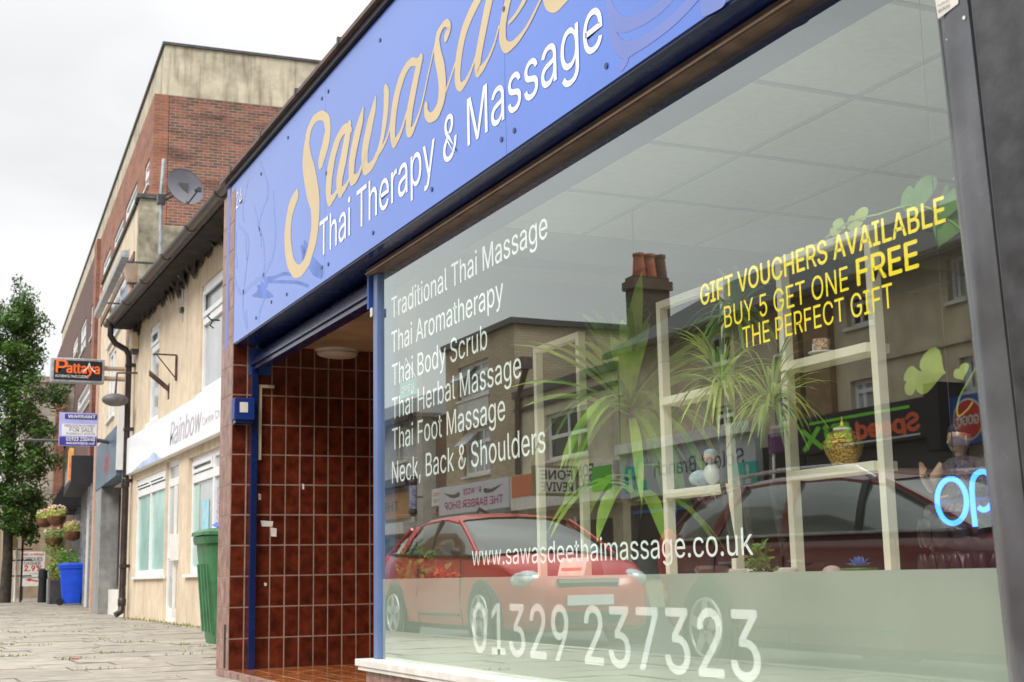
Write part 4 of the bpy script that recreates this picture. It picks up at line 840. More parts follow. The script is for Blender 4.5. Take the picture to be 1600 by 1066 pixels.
for k, (px, py, rr, lb) in enumerate(((88, 808, .26, 'highest hanging basket, brown with yellow-white flowers'), (114, 832, .26, 'hanging basket nearest the cream building, cream and pink flowers'), (84, 842, .3, 'lowest hanging basket, trailing green with few flowers'), (70, 812, .23, 'pale yellow flowering basket closest to the tree'))):
    Yb = 39.5+k*1.2; c_ = onY(px, py, Yb); hb_ = thing('hanging_basket', tuple(c_), lb, 'hanging basket', 'hanging flower baskets on the pub front')
    MB().lathe([(.05, -.24), (.16, -.2), (.24, -.08), (.26, .02), (.02, .03)], c_, 16).build('basket', m_bask, hb_, smooth=True)
    f = MB(); leaves(f, c_+Vector((0, 0, .1)), rr, 260, .045, (1.15, 1, .7)); 
    if k == 2: leaves(f, c_+Vector((0, 0, -.25)), rr, 200, .05, (1.1, 1, 1))
    f.build('foliage', m_leafd if k == 2 else m_leafp, hb_); f = MB(); leaves(f, c_+Vector((0, 0, .2)), rr*.95, 110 if k != 2 else 30, .045, (1.1, 1, .6), .7); f.build('flowers', m_flow, hb_, kind='stuff')
    MB().tube([c_+Vector((0, 0, .02)), c_+Vector((0, 0, .75)), Vector((FC.w(0, 0, 0).x+1.2, Yb, c_.z+.75))], .012, 5).build('hanger', m_black, hb_)
pl = thing('planter', tuple(onY(100, 915, 41)), 'grey planter box with a green shrub behind the blue bin', 'planter')
c_ = onY(103, 900, 41); B('box', m_dark, pl, (c_.x-.45, c_.x+.45, 40.8, 41.3, ground_z(41), .75)); f = MB(); leaves(f, (c_.x, 41, 1.15), .55, 800, .05, (1, .8, .9)); f.build('foliage', m_leafd, pl)
for k, px in enumerate((66, 72)):
    c_ = onY(px, 925, 44+k); bo = thing('bollard', (c_.x, 44+k, .09), ('black bollard in front of the cheque sign', 'white-topped slim post beside the bollard')[k], 'bollard'); MB().lathe([(.13-.05*k, 0), (.12-.05*k, .7), (.14-.05*k, .74), (.13-.05*k, .98), (.05, 1.02)], (c_.x, 44+k, .09), 14).build('shaft', (m_black, m_white)[k], bo)
# far buildings closing the view
Yf = 60; fbd = thing('far_cream_building', (7, Yf, 0), 'stone-faced cream building closing the view behind the tree', 'building')
xa = onY(28, 800, Yf).x; xb = onY(98, 700, Yf).x; zt = onY(75, 598, Yf).z
m_blk = brickmat('cream_stone_blocks', (.48, .44, .36), (.42, .38, .31), (.3, .27, .22), scale=1, bw=.9, bh=.55, ms=.02, dark=.6, bump=.3)
B('wall', m_blk, fbd, (xa, xb+3, Yf, Yf+10, 3.6, zt)); B('lower_wall', mat('tan_render', (.36, .29, .2), .9, .15, 3, .1, stain=.4), fbd, (xa, xb+3, Yf-.02, Yf+10, 0, 3.595)); B('coping', m_concrete, fbd, (xa-.1, xb+3, Yf-.1, Yf+10, zt+.01, zt+.25)); B('drain', m_brick2, fbd, (xb-.35, xb, Yf-.3, Yf-.03, 0, zt-.3))
B('vent', m_dark, fbd, (xa+1.3, xa+1.8, Yf-.03, Yf-.003, 6.3, 6.8))
Y = 52.; x0 = onY(31.5, 890, Y).x; x1 = onY(69.5, 890, Y).x; z1 = onY(50, 862, Y).z; z0 = onY(50, 916, Y).z
cq = thing('cheque_sign', (x0, Y, z0), 'white CHEQUES CASHED 2.9% board low on the far wall', 'sign'); w_ = x1-x0; h_ = z1-z0
B('board', m_sill, cq, (x0, x1, Y, Y+.05, z0, z1)); m_red = mat('red_vinyl', (.55, .03, .02), .5, .03); m_gr = mat('grey_vinyl', (.08, .14, .14), .5, .03)
text('CASH-A-CHEQUE', (x0+.04, Y-.004, z1-.14), (1, 0, 0), w_-.08, .08, m_red, cq, bold=.03); text('CHEQUES', (x0+.08, Y-.004, z1-h_*.27), (1, 0, 0), w_-.16, .13, m_gr, cq, bold=.03); text('CASHED', (x0+.12, Y-.004, z1-h_*.385), (1, 0, 0), w_-.26, .11, m_gr, cq, bold=.03)
text('2.9%', (x0+.14, Y-.004, z1-h_*.56), (1, 0, 0), w_-.22, .19, m_red, cq, bold=.05); text('From', (x0+.34, Y-.004, z1-h_*.66), (1, 0, 0), .26, .05, m_gr, cq); text('Members', (x0+.1, Y-.004, z1-h_*.77), (1, 0, 0), w_-.3, .06, m_gr, cq, bold=.03)
ar = MB(); ar.add([(x0+.2, Y-.004, z0+.22), (x0+.36, Y-.004, z0+.29), (x0+.36, Y-.004, z0+.25), (x1-.08, Y-.004, z0+.16), (x1-.08, Y-.004, z0+.12), (x0+.36, Y-.004, z0+.2), (x0+.36, Y-.004, z0+.16)], [(0, 2, 5), (2, 3, 4, 5), (0, 1, 2), (0, 5, 6)]); ar.build('arrow', m_red, cq)
for s_ in (.1, w_-.1): MB().cyl((x0+s_, Y+.08, .05), (x0+s_, Y+.08, z1-.1), .03, 8).build('leg', m_dark, cq)
# traffic signal post and railing beside the tree
tp = thing('traffic_post', tuple(onY(25, 930, 47)), 'slim dark post with a small signal head beside the tree trunk', 'post')
c_ = onY(27, 940, 47); 
for dx in (-.09, .09): MB().cyl((c_.x+dx, 47, .09), (c_.x+dx, 47, 2.1), .035, 8).build('post', m_black if dx > 0 else m_white, tp)
for z in (.9, 1.4, 1.75): B('rail', m_black, tp, (c_.x-.2, c_.x+.4, 46.98, 47.02, z, z+.04))
c2 = onY(22, 845, 47); B('signal_head', mat('green_orange_plastic', (.5, .35, .1), .5, .8, 3, 0, col2=(.05, .3, .2)), tp, (c2.x-.1, c2.x+.06, 46.9, 47.1, c2.z-.25, c2.z+.3))
# street tree ---------------------------------------------------------------------
Yt = 46.; tx = onY(10, 940, Yt).x-.05
tr = thing('street_tree', (tx, Yt, .09), 'tall leafy street tree with a slim dark trunk at the left edge', 'tree')
b = MB(); b.tube([(tx, Yt, .05), (tx+.03, Yt, 1.5), (tx-.02, Yt, 3.4), (tx+.02, Yt, 6), (tx, Yt, 9)], [.19, .16, .13, .09, .03], 10)
b.build('trunk', m_bark, tr, smooth=True)
random.seed(11)
lb = MB(); lv = MB()
for k in range(46):
    z = 2.6+7.4*((k+.5)/46); R_ = 1.22*math.sin(math.pi*min(1, max(.05, (z-1.9)/9.2))**.72)+.2
    a = k*2.4; d = Vector((math.cos(a), math.sin(a), .35)); L1 = R_*random.uniform(.6, 1.08); p0 = Vector((tx, Yt, z-.5)); p1 = p0+d*L1
    lb.tube([p0, p0+d*L1*.5+Vector((0, 0, -.05)), p1], [.035, .022, .008], 5)
    for q in range(5):
        f_ = random.uniform(.45, 1.1); c_ = p0+d*L1*f_+Vector((random.gauss(0, .16), random.gauss(0, .16), random.gauss(0, .22)))
        leaves(lv, c_, random.uniform(.25, .5), 105, .075, (1, 1, .8), .1)
leaves(lv, (tx, Yt, 10.2), .35, 120, .07, (.7, .7, 1.4), .1)
lb.build('branch', m_bark, tr, kind='stuff'); lv.build('crown', m_leaft, tr)
# row of distant trees beyond
ft = MB(); random.seed(5)
for k in range(7): leaves(ft, (onY(4, 900, 70).x-1.5-k*2.2, 70+k, 2.2+random.random()), 2.0, 700, .16, (1.1, 1, 1.1), .3)
ft.build('far_hedge', m_leaft, None, kind='stuff')
# ------------------------------------------------------------------ across the road (seen in the window's reflection)
XO = -10.5
def mr_(px0, py0, px1, py1, X=XO):
    """photo box in the reflection -> y0,y1,z0,z1 on the real plane X"""
    ym = (py0+py1)/2; a = mX(px0, ym, X).y; b = mX(px1, ym, X).y; pm = (px0+px1)/2
    return min(a, b), max(a, b), mX(pm, py1, X).z, mX(pm, py0, X).z
def mY(px, X=XO, py=640): return mX(px, py, X).y
def oppwall(name, X, y0, y1, z0, z1, ops, m, parent, th=.3):
    mb = MB(); cols = sorted(set([y0, y1]+[q for o in ops for q in o[:2]]))
    for a, b in zip(cols, cols[1:]):
        c = (a+b)/2; zs = sorted([(o[2], o[3]) for o in ops if o[0] <= c <= o[1]]); z = z0
        for p, q in zs:
            if p > z+.01: mb.box(X-th, X, a, b, z, p)
            z = q
        if z1 > z+.01: mb.box(X-th, X, a, b, z, z1)
    return mb.build(name, m, parent)
def owin(parent, o, X, muls=(), trans=None, gm=None, fw=.07, deep=.1, sill=True, open_top=False):
    y0, y1, z0, z1 = o; f = MB(); xs = X-deep
    f.box(xs-.06, xs, y0, y0+fw, z0, z1).box(xs-.06, xs, y1-fw, y1, z0, z1).box(xs-.06, xs, y0+fw, y1-fw, z0, z0+fw).box(xs-.06, xs, y0+fw, y1-fw, z1-fw, z1)
    if trans: f.box(xs-.055, xs+.006, y0+fw, y1-fw, trans-fw*.5, trans+fw*.5)
    for k in muls: f.box(xs-.05, xs+.004, k-fw*.4, k+fw*.4, z0+fw, z1-fw)
    w = f.build('window', m_white, parent); B('pane', gm or m_wglass, w, (xs-.04, xs-.035, y0+fw*.8, y1-fw*.8, z0+fw*.8, z1-fw*.8))
    if sill: B('sill', m_sill, w, (X-deep, X+.06, y0-.06, y1+.06, z0-.06, z0-.002))
    if open_top:
        a, b = y0+(y1-y0)*.5, y1-fw; MB().prism([(xs+.01, a, z1-fw), (xs+.01, b, z1-fw), (xs+.42, b, z1-.5), (xs+.42, a, z1-.5)], (.02, 0, .02)).build('open_sash', m_wlight, w)
    return w
def otext(s, y0, y1, z, cap, X, m, parent, bold=0, slant=0): return text(s, (X, y0, z), (0, 1, 0), y1-y0, cap, m, parent, bold=bold, slant=slant)
# A: pale terrace house with slate roof, brick flank, and its shop
ya0 = mY(651); ya1 = ya0+16
ha = thing('pale_terrace_house', (XO, ya0, 0), 'pale rendered house with hipped slate roof at the far left of the window reflection', 'house')
ze = mX(625, 655, XO).z; wn = mr_(618, 668, 636, 722); zs = mX(625, 762, XO).z
m_pale = mat('pale_grey_render', (.62, .62, .60), .8, .08, 3, .1, stain=.3)
o2_ = (wn[1]+2.5, wn[1]+2.5+(wn[1]-wn[0]), wn[2], wn[3])
oppwall('front_wall', XO, ya0, ya1, 0, ze, [wn, o2_], m_pale, ha); B('side_wall', m_pale, ha, (XO-7, XO-.301, ya0, ya0+.3, 0, ze))
for o in (wn, o2_): owin(ha, o, XO, trans=(wn[2]+wn[3])/2, gm=m_wlight)
zr = mX(660, 618, XO-3).z
MB().add([(XO+.35, ya0-.4, ze), (XO+.35, ya1, ze), (XO-3, ya1, zr), (XO-3, ya0+2.5, zr), (XO-7, ya0-.4, ze), (XO-7, ya1, ze), (XO+.35, ya0-.4, ze-.12), (XO-7, ya0-.4, ze-.12), (XO+.35, ya1, ze-.12)], [(0, 1, 2, 3), (0, 3, 4), (4, 3, 2, 5), (0, 4, 7, 6), (0, 6, 8, 1)]).build('roof', m_slate, ha, recalc=True)
B('gutter', m_black, ha, (XO+.3, XO+.42, ya0-.4, ya1, ze-.22, ze-.05))
yb0 = mY(697); bw = thing('red_brick_house', (XO-1, yb0, 0), 'narrow dark red brick house between the pale house and the barber shop', 'house')
B('wall', m_bred, bw, (XO-7, XO-.6, yb0+.01, ya0-.05, 0, ze-.15)); B('drainpipe', m_white, bw, (XO-.6, XO-.5, yb0+1.0, yb0+1.1, 0, ze-.3)); B('shop_opening', m_black, bw, (XO-.599, XO-.55, yb0+.3, ya0-.3, .2, 2.3)); MB().prism([(XO-.4, yb0+.01, ze-.15), (XO-3.5, yb0+.01, ze+1.2), (XO-7, yb0+.01, ze-.15)], (0, ya0-.06-yb0, 0)).build('roof', m_slate, bw)
sb = mr_(590, 773, 648, 812); s_a = B('fascia', mat('tan_fascia', (.48, .28, .12), .6, .1), ha, (XO, XO+.2, sb[0], sb[1]+4, sb[2], sb[3])); otext('THE', sb[0]+.9, sb[0]+2.4, sb[2]+.25, .3, XO+.202, m_dark, s_a)
B('cornice', m_dark, ha, (XO, XO+.4, ya0, ya1, sb[3]+.2, sb[3]+.45)); B('awning', m_sill, ha, (XO, XO+.5, sb[0]-.3, ya1, sb[2]-.5, sb[2]-.15)); B('shop_window', m_wglass, ha, (XO+.001, XO+.03, sb[0], ya1-1, .5, sb[2]-.6)); B('shop_pier', m_pale, ha, (XO+.001, XO+.12, ya0, ya0+.8, 0, sb[3]+.19))
yp = mY(663); bp = thing('barber_pole', (XO+.4, yp, 2.3), 'small red white and blue barber pole on a grey pier', 'barber pole')
m_bp = mat('red_blue_stripes', (.5, .5, .6), .4, .5, 18, 0, col2=(.1, .12, .35)); z_ = mX(663, 777, XO).z
MB().cyl((XO+.4, yp, z_-.35), (XO+.4, yp, z_+.35), .12, 12).build('cylinder', m_bp, bp); MB().ball((XO+.4, yp, z_-.45), .14).build('cap', m_dark, bp, smooth=True); MB().ball((XO+.4, yp, z_+.42), .14).build('cap', m_dark, bp, smooth=True); B('bracket', m_dark, bp, (XO+.1, XO+.3, yp-.03, yp+.03, z_-.03, z_+.03))
sg = mr_(674, 763, 697, 790, XO+.2); s2 = thing('price_board', (XO+.2, sg[0], sg[2]), 'small white notice board with red print left of the barber shop fascia', 'sign'); B('board', m_sill, s2, (XO-.55, XO+.2, sg[0], sg[1], sg[2], sg[3]))
for k in range(4): otext(('OPENING', 'MON TO SAT', 'GENTS', 'BARBER')[k], sg[0]+.15, sg[1]-.15, sg[3]-.22-k*.19, .1, XO+.202, m_red if k in (0, 3) else m_dark, s2)
# B: flat-roofed buff brick block with the barber shop
yB0, yB1 = mY(806), mY(697); zB = mX(806, 505, XO).z
bb = thing('barber_shop_block', (XO, yB0, 0), 'flat-roofed buff brick two-storey block above THE BARBER SHOP', 'building')
wu = mr_(716, 566, 764, 640); wl = mr_(724, 668, 766, 742); WU = (wu[0], wu[1], wu[2]+.35, wu[3]); WL = (wl[0], wl[1], wl[2], wl[3])
oppwall('front_wall', XO, yB0, yB1, 2.0, zB, [WU, WL], m_bbuff, bb)
B('side_wall', m_bbuff, bb, (XO-9, XO-.301, yB0, yB0+.3, 2.0, zB)); B('side_wall', m_bbuff, bb, (XO-9, XO-.301, yB1-.3, yB1, 2.0, zB)); B('roof_edge', m_dark, bb, (XO-9, XO+.15, yB0-.12, yB1+.05, zB+.002, zB+.16))
for o in (WU, WL): d = o[1]-o[0]; owin(bb, o, XO, muls=(o[0]+d*.33, o[0]+d*.66), trans=o[3]-(o[3]-o[2])*.3, gm=m_wlight, fw=.1, open_top=True)
B('spandrel', m_pale, bb, (XO+.001, XO+.03, WU[0], WU[1], WL[3]+.1, WU[2]-.06))
fb = mr_(700, 752, 806, 792, XO+.25); F_ = B('fascia', mat('lilac_white_fascia', (.60, .60, .66), .4, .05), bb, (XO, XO+.25, yB0, yB1, fb[2]-.1, fb[3]))
m_mag = mat('magenta_vinyl', (.42, .03, .22), .4, .05); z0 = fb[2]; hh = fb[3]-fb[2]
otext('THE BARBER SHOP', yB0+.35, yB1-.45, z0+hh*.06, hh*.30, XO+.252, m_mag, F_, bold=.05); otext("R ' WIZE", (yB0+yB1)/2-.65, (yB0+yB1)/2+.6, z0+hh*.58, hh*.22, XO+.252, m_mag, F_, bold=.05)
sw_ = MB()
for s_ in (-1, 1): cy = (yB0+yB1)/2+s_*1.5; stroke(sw_, [(XO+.252, cy-s_*.6, z0+hh*.62), (XO+.252, cy-s_*.1, z0+hh*.58), (XO+.252, cy+s_*.5, z0+hh*.75)], [.13, .1, .02], (1, 0, 0))
sw_.build('moustache_print', m_dark, F_)
B('shutter_box', mat('grey_green_shutter', (.16, .21, .2), .5, .1), bb, (XO, XO+.35, yB0, yB1+.3, z0-.75, z0-.12)); B('shop_window', m_wglass, bb, (XO-.2, XO-.15, yB0, yB1, .3, z0-.76)); B('stall_riser', m_bred, bb, (XO-.2, XO, yB0, yB1, 0, .3)); B('brick_pier', m_bred, bb, (XO-.2, XO+.02, yB0, yB0+.4, .31, z0-.76))
cm = thing('security_camera', (XO+.4, yB0+.9, z0-.3), 'dark curved bracket lamp under the right end of the barber fascia', 'lamp'); MB().tube([(XO+.36, yB0+.9, z0-.3), (XO+.7, yB0+.9, z0-.1), (XO+.85, yB0+.9, z0-.35)], .05, 8).build('neck', m_black, cm); MB().ball((XO+.85, yB0+.9, z0-.45), .16).build('head', m_black, cm)
# C: lower cream building: Fone Revive
yC0 = mY(967); zC = mX(905, 596, XO).z; cc = thing('phone_shop_building', (XO, yC0, 0), 'low cream rendered building with four-pane window above the FONE REVIVE shop', 'building')
wc = mr_(852, 640, 919, 715); oppwall('front_wall', XO, yC0, yB0-.01, 2.2, zC, [wc], m_cream2 if 'm_cream2' in globals() else mat('buff_render', (.64, .58, .43), .85, .1, 3, .3, stain=.3, streak=.3), cc)
owin(cc, wc, XO, muls=((wc[0]+wc[1])/2,), trans=(wc[2]+wc[3])/2, gm=m_wglass, fw=.09)
m_olive = mat('olive_render', (.30, .25, .15), .85, .15, 3, .3, stain=.4)
B('flank_wall', m_olive, cc, (XO-9, XO-.301, yC0, yC0+.3, 0, zC)); B('coping', m_dark, cc, (XO-.4, XO+.12, yC0-.05, yB0-.02, zC+.002, zC+.2)); B('string_course', m_dark, cc, (XO+.001, XO+.08, yC0, yB0-.02, mX(905, 615, XO).z-.05, mX(905, 615, XO).z+.05))
f1 = mr_(905, 724, 967, 790); f2 = mr_(808, 735, 860, 790)
FF = B('fascia', m_sill, cc, (XO, XO+.2, yC0, yB0-.02, f1[2]+.1, f1[3])); 
B('orange_panel', mat('orange_fascia_panel', (.62, .15, .05), .4, .05), FF, (XO+.2005, XO+.21, mY(862), yB0-.1, mX(830, 776, XO).z, mX(830, 742, XO).z))
B('green_panel', mat('lime_fascia_panel', (.12, .5, .05), .4, .05), FF, (XO+.2005, XO+.21, yC0+.05, mY(935), f1[2]+.3, f1[3]-.1))
otext('FONE', mY(937), mY(903), mX(920, 745, XO).z, .26, XO+.202, m_dark, FF, bold=.05); otext('REVIVE', mY(937), mY(901), mX(920, 761, XO).z, .26, XO+.202, m_dark, FF, bold=.05)
fp = thing('phone_shop_sign', (XO+.3, mY(880), 2.8), 'projecting FONE REVIVE box sign in the window reflection', 'sign'); p0 = mX(860, 740, XO+.9); yS = mY(878, XO+.6)
zz0, zz1 = mX(880, 775, XO+.6).z, mX(880, 728, XO+.6).z
B('case', m_olive, fp, (XO+.22, XO+1.35, yS-.001, yS+.2, zz0, zz1)); B('face', m_sill, fp, (XO+.28, XO+1.29, yS-.01, yS-.002, zz0+.06, zz1-.06)); hz_ = zz1-zz0
text('FONE', (XO+.36, yS-.011, zz0+hz_*.54), (1, 0, 0), .85, hz_*.3, m_dark, fp, bold=.04); text('REVIVE', (XO+.36, yS-.011, zz0+hz_*.14), (1, 0, 0), .85, hz_*.3, m_dark, fp, bold=.04)
B('shopfront', mat('beige_shopfront', (.42, .36, .24), .6, .15), cc, (XO-.3, XO-.1, yC0, yB0-.02, 0, f1[2]+.09))
for k in range(3): a_ = yC0+.6+k*2.1; B('shop_pane', m_wglass, cc, (XO-.099, XO-.06, a_, a_+1.7, .6, f1[2]-.3)); B('glazing_bar', m_white, cc, (XO-.099, XO-.04, a_+1.72, a_+1.8, .4, f1[2]-.2))
dpp = thing('swan_neck_pipe', (XO+.1, yB0-.35, 0), 'dark green swan-neck downpipe at the corner of the buff brick block', 'downpipe'); zq = mX(822, 600, XO).z
MB().tube([(XO+.1, yB0-.9, zq+.4), (XO+.15, yB0-.8, zq+.1), (XO+.1, yB0-.35, zq-.3), (XO+.1, yB0-.25, 3.2)], .08, 8).build('pipe', m_gutter, dpp, smooth=True); B('hopper', m_gutter, dpp, (XO, XO+.3, yB0-1.05, yB0-.7, zq+.35, zq+.65))
# D: long rendered building with slate roof, chimney and three shop fascias
yD0, yD1 = 8.0, yC0-.05
XD = XO
hd = thing('rendered_terrace', (XD, yD0, 0), 'long tan rendered building with slate roof and chimney filling the right of the reflection', 'building')
e1_ = mX(1374, 420, XD).z; ZE = mX(1490, 388, XD).z
wd = [mr_(1105, 522, 1141, 569), mr_(1322, 456, 1364, 508), mr_(1479, 400, 1506, 469), mr_(1112, 635, 1146, 682), mr_(1209, 612, 1249, 662), mr_(1330, 592, 1366, 650), mr_(1500, 557, 1522, 612), mr_(1213, 500, 1245, 550)]
m_tanr = mat('tan_pebble_render', (.62, .53, .37), .88, .12, 2.5, .4, bscale=70, stain=.35, streak=.25)
def nonov(ws):
    out = []
    for o in ws:
        y0, y1, z0, z1 = o
        out.append((y0, y1, z0, z1))
    return out
mbx = MB(); cols = sorted(set([yD0, yD1]+[q for o in wd for q in o[:2]]))
for a, b in zip(cols, cols[1:]):
    c = (a+b)/2; z = 0
    for p, q in sorted([(o[2], o[3]) for o in wd if o[0] <= c <= o[1]]):
        if p > z: mbx.box(XD-.3, XD, a, b, z, p)
        z = max(z, q)
    mbx.box(XD-.3, XD, a, b, z, ZE)
mbx.build('front_wall', m_tanr, hd)
for i, o in enumerate(wd): owin(hd, o, XD, muls=((o[0]*.4+o[1]*.6),), trans=o[3]-(o[3]-o[2])*.3 if i % 2 else None, gm=m_wlight if i in (2, 5) else m_wglass, fw=.07)
ZR = mX(1300, 382, XD-3.2).z
MB().add([(XD+.35, yD0, ZE), (XD+.35, yD1, ZE), (XD-3.2, yD1, ZR), (XD-3.2, yD0, ZR), (XD-6.8, yD1, ZE), (XD-6.8, yD0, ZE), (XD+.35, yD0, ZE-.1), (XD+.35, yD1, ZE-.1)], [(0, 1, 2, 3), (3, 2, 4, 5), (1, 4, 2), (0, 3, 5), (0, 6, 7, 1)]).build('roof', brickmat('grey_slates', (.07, .068, .07), (.05, .05, .054), (.02, .02, .02), bw=.3, bh=.14, ms=.012, dark=.5, bump=.6), hd)
B('gutter', m_gutter, hd, (XD+.3, XD+.42, yD0, yD1, ZE-.14, ZE-.02)); B('end_wall', m_olive, hd, (XD-6.8, XD-.301, yD1-.3, yD1, 0, ZE), (XD-6.8, XD-.301, yD0, yD0+.3, 0, ZE))
zsc = mX(1435, 546, XD).z; B('string_course', m_tanr, hd, (XD+.001, XD+.05, yD0, mY(1369, XD), zsc-.05, zsc+.05))
for px in (1252, 1280, 1300): yy = mY(px, XD); B('pilaster', mat('brown_boarding', (.28, .18, .09), .8, .2), hd, (XD+.001, XD+.14, yy-.18, yy+.18, 2.9, ZE-.3))
# chimney with three pots (on the roof ridge, at the far end)
XCh = XD-3.0; _a = mX(978, 460, XCh+.35); _b = mX(992, 462, XCh+.35); ch = (_b.y, _a.y, 0, mX(985, 432, XCh+.35).z)
_r = ray(1046, 462); XCb = 2*XG-(_r.x*(_b.y/_r.y))       # where the far edge of its flank falls
cst = B('chimney', brickmat('sooty_brick', (.10, .055, .04), (.075, .05, .04), (.08, .07, .06), dark=.5), hd, (XCb, XCh+.35, ch[0], ch[1], ZR-1.6, ch[3]), (XCb-.07, XCh+.42, ch[0]-.07, ch[1]+.07, ch[3]-.35, ch[3]-.12))
m_pot = mat('terracotta_pot', (.36, .09, .04), .7, .2, 4, .1, streak=.4); m_potd = mat('sooty_pot', (.12, .06, .035), .8, .2)
hpz = mX(1010, 393, XCh).z-ch[3]
for k in range(3): yy = (ch[0]+ch[1])/2; MB().lathe([(.19, 0), (.14, hpz*.85), (.165, hpz*.88), (.165, hpz), (.1, hpz)], (XCh+.05-k*(XCh+.35-XCb)/3.3, yy, ch[3]+.001), 14).build('pot', m_potd if k == 2 else m_pot, cst, smooth=True)
# fascias of D
def fascia(name, px0, pyt0, px1, pyt1, pyb, m, parent, dx=.22, th=None):
    y1, y0 = mY(px0, XD+dx, pyt0), mY(px1, XD+dx, pyt1); zt_ = mX((px0+px1)/2, (pyt0+pyt1)/2, XD+dx).z; zb_ = mX((px0+px1)/2, pyb, XD+dx).z
    return B(name, m, parent, (XD+.001, XD+dx, y0, y1, zb_, zt_)), y0, y1, zb_, zt_
fA, y0, y1, zb1, zt1 = fascia('fascia', 968, 712, 1178, 674, 768, mat('grey_fascia', (.50, .52, .54), .4, .05), hd)
B('cornice', m_sill, hd, (XD+.001, XD+.34, y0, y1, zt1+.002, zt1+.22))
m_nv = mat('navy_vinyl', (.02, .04, .16), .4, .05); m_tl = mat('teal_vinyl', (.02, .42, .36), .4, .05); h_ = zt1-zb1
otext('Solent Branch', mY(1162, XD+.22, 715), mY(1022, XD+.22, 730), zb1+h_*.40, h_*.32, XD+.222, m_nv, fA, bold=.02)
yq = mY(985, XD+.22, 765)                        # teal dog, standing
dg = MB(); Xq = XD+.223
def fl_poly(mb, pts, sc, y, z): n = len(pts); c_ = (sum(p[0] for p in pts)/n, sum(p[1] for p in pts)/n); P = [(Xq, y+c_[0]*sc, z+c_[1]*sc)]+[(Xq, y+a*sc, z+b*sc) for a, b in pts]; mb.add(P, [(0, 1+i, 1+(i+1) % n) for i in range(n)])
fl_poly(dg, [(.0, .45), (.1, .75), (.75, .8), (.8, .5), (.7, .4), (.15, .38)], .75, yq-.4, zb1+.1)
for a in (.05, .2, .6, .72): fl_poly(dg, [(a, .5), (a+.1, .5), (a+.09, 0), (a+.01, 0)], .75, yq-.4, zb1+.1)
fl_poly(dg, [(-.25, .85), (-.1, 1.05), (.1, 1.0), (.15, .7), (.02, .65), (-.05, .82)], .75, yq-.4, zb1+.1)
fl_poly(dg, [(-.9, .05), (-.85, .4), (-.5, .45), (-.35, .1)], .6, yq-.2, zb1+.1); dg.build('dog_print', m_tl, fA)
B('shop_window', m_wglass, hd, (XD+.001, XD+.03, y0+.4, y1-.1, .5, zb1-.15)); B('door_frame', m_blue, hd, (XD+.031, XD+.08, y1-2.0, y1-1.9, 0, zb1-.1), (XD+.031, XD+.08, y0+2.0, y0+2.06, 0, zb1-.1), (XD+.031, XD+.07, y0+.4, y1-.3, 1.9, 1.97))
gp_ = thing('cat_and_dog_panel', (XD+.3, mY(1178, XD+.25, 745), 2.5), 'square teal panel with a white cat silhouette beside the Solent Branch fascia', 'sign'); q_ = mr_(1143, 722, 1180, 768, XD+.35)
B('panel', m_tl, gp_, (XD+.28, XD+.33, q_[0], q_[1], q_[2], q_[3]))
ct = MB(); Xq = XD+.3315; cy, cz_ = q_[0]+(q_[1]-q_[0])*.35, q_[2]+.08; s_ = (q_[3]-q_[2])*.8
fl_poly(ct, [(-.18, 0), (.2, 0), (.22, .25), (.12, .55), (.14, .8), (.1, 1.0), (.03, .92), (-.05, 1.0), (-.1, .8), (-.08, .6), (-.2, .3)], s_, cy, cz_); fl_poly(ct, [(.45, 0), (.9, 0), (.85, .3), (.7, .45), (.6, .62), (.5, .55), (.45, .4)], s_, cy, cz_); ct.build('cat_print', m_pale, gp_)
fBk, y0, y1, zb2, zt2 = fascia('fascia', 1242, 655, 1462, 618, 697, m_black, hd, dx=.3); h_ = zt2-zb2
m_sr = mat('tomato_vinyl', (.75, .12, .05), .4, .05); m_sg = mat('lime_vinyl', (.18, .62, .04), .4, .05)
ya_, yb_ = mY(1437, XD+.3, 660), mY(1340, XD+.3, 675); yc_, yd_ = mY(1330, XD+.3, 680), mY(1255, XD+.3, 690)
otext('Speed', ya_, yb_, zb2+h_*.22, h_*.42, XD+.302, m_sr, fBk, bold=.10, slant=.1); otext('FiX', yc_, yd_, zb2+h_*.12, h_*.55, XD+.302, m_sg, fBk, bold=.10, slant=.2)
B('green_bar', m_sg, fBk, (XD+.3005, XD+.304, yb_-1.3, yd_-.2, zb2+h_*.78, zb2+h_*.86)); B('white_bar', m_pale, fBk, (XD+.3005, XD+.304, ya_, yb_+.4, zb2+h_*.08, zb2+h_*.13))
B('fascia_box_end', m_black, hd, (XD+.001, XD+.55, y0-.32, y0-.01, zb2-.25, zt2+.15)); B('shutter', m_dark, hd, (XD+.001, XD+.1, y0-.3, y1, 0.1, zb2-.01))
cs = thing('round_logo_sign', (XD+.4, mY(1500, XD+.3, 660), 2.9), 'blue square sign with red GOGO disc at the right of the black fascia', 'sign')
yy = mY(1512, XD+.35, 655); z_ = mX(1512, 655, XD+.35).z; r_ = (mX(1512, 622, XD+.35).z-mX(1512, 690, XD+.35).z)/2
B('panel', m_blue, cs, (XD+.001, XD+.33, yy-r_*2.2, yy+r_*1.2, z_-r_*1.1, z_+r_*1.15))
def disc(x, r, m, nm): MB().prism([(x, yy+r*math.cos(a), z_+r*math.sin(a)) for a in [i*math.pi/18 for i in range(36)]], (.006, 0, 0)).build(nm, m, cs)
disc(XD+.331, r_*.98, m_pale, 'rim'); disc(XD+.3375, r_*.88, m_red, 'disc'); otext('GOGO', yy-r_*.7, yy+r_*.7, z_-r_*.25, r_*.42, XD+.345, m_pale, cs, bold=.06)
ps_ = thing('purple_sign', (XD+.3, mY(1215, XD+.3, 690), 2.7), 'small purple hanging sign left of the black and green fascia', 'sign'); q_ = mr_(1199, 676, 1230, 707, XD+.3)
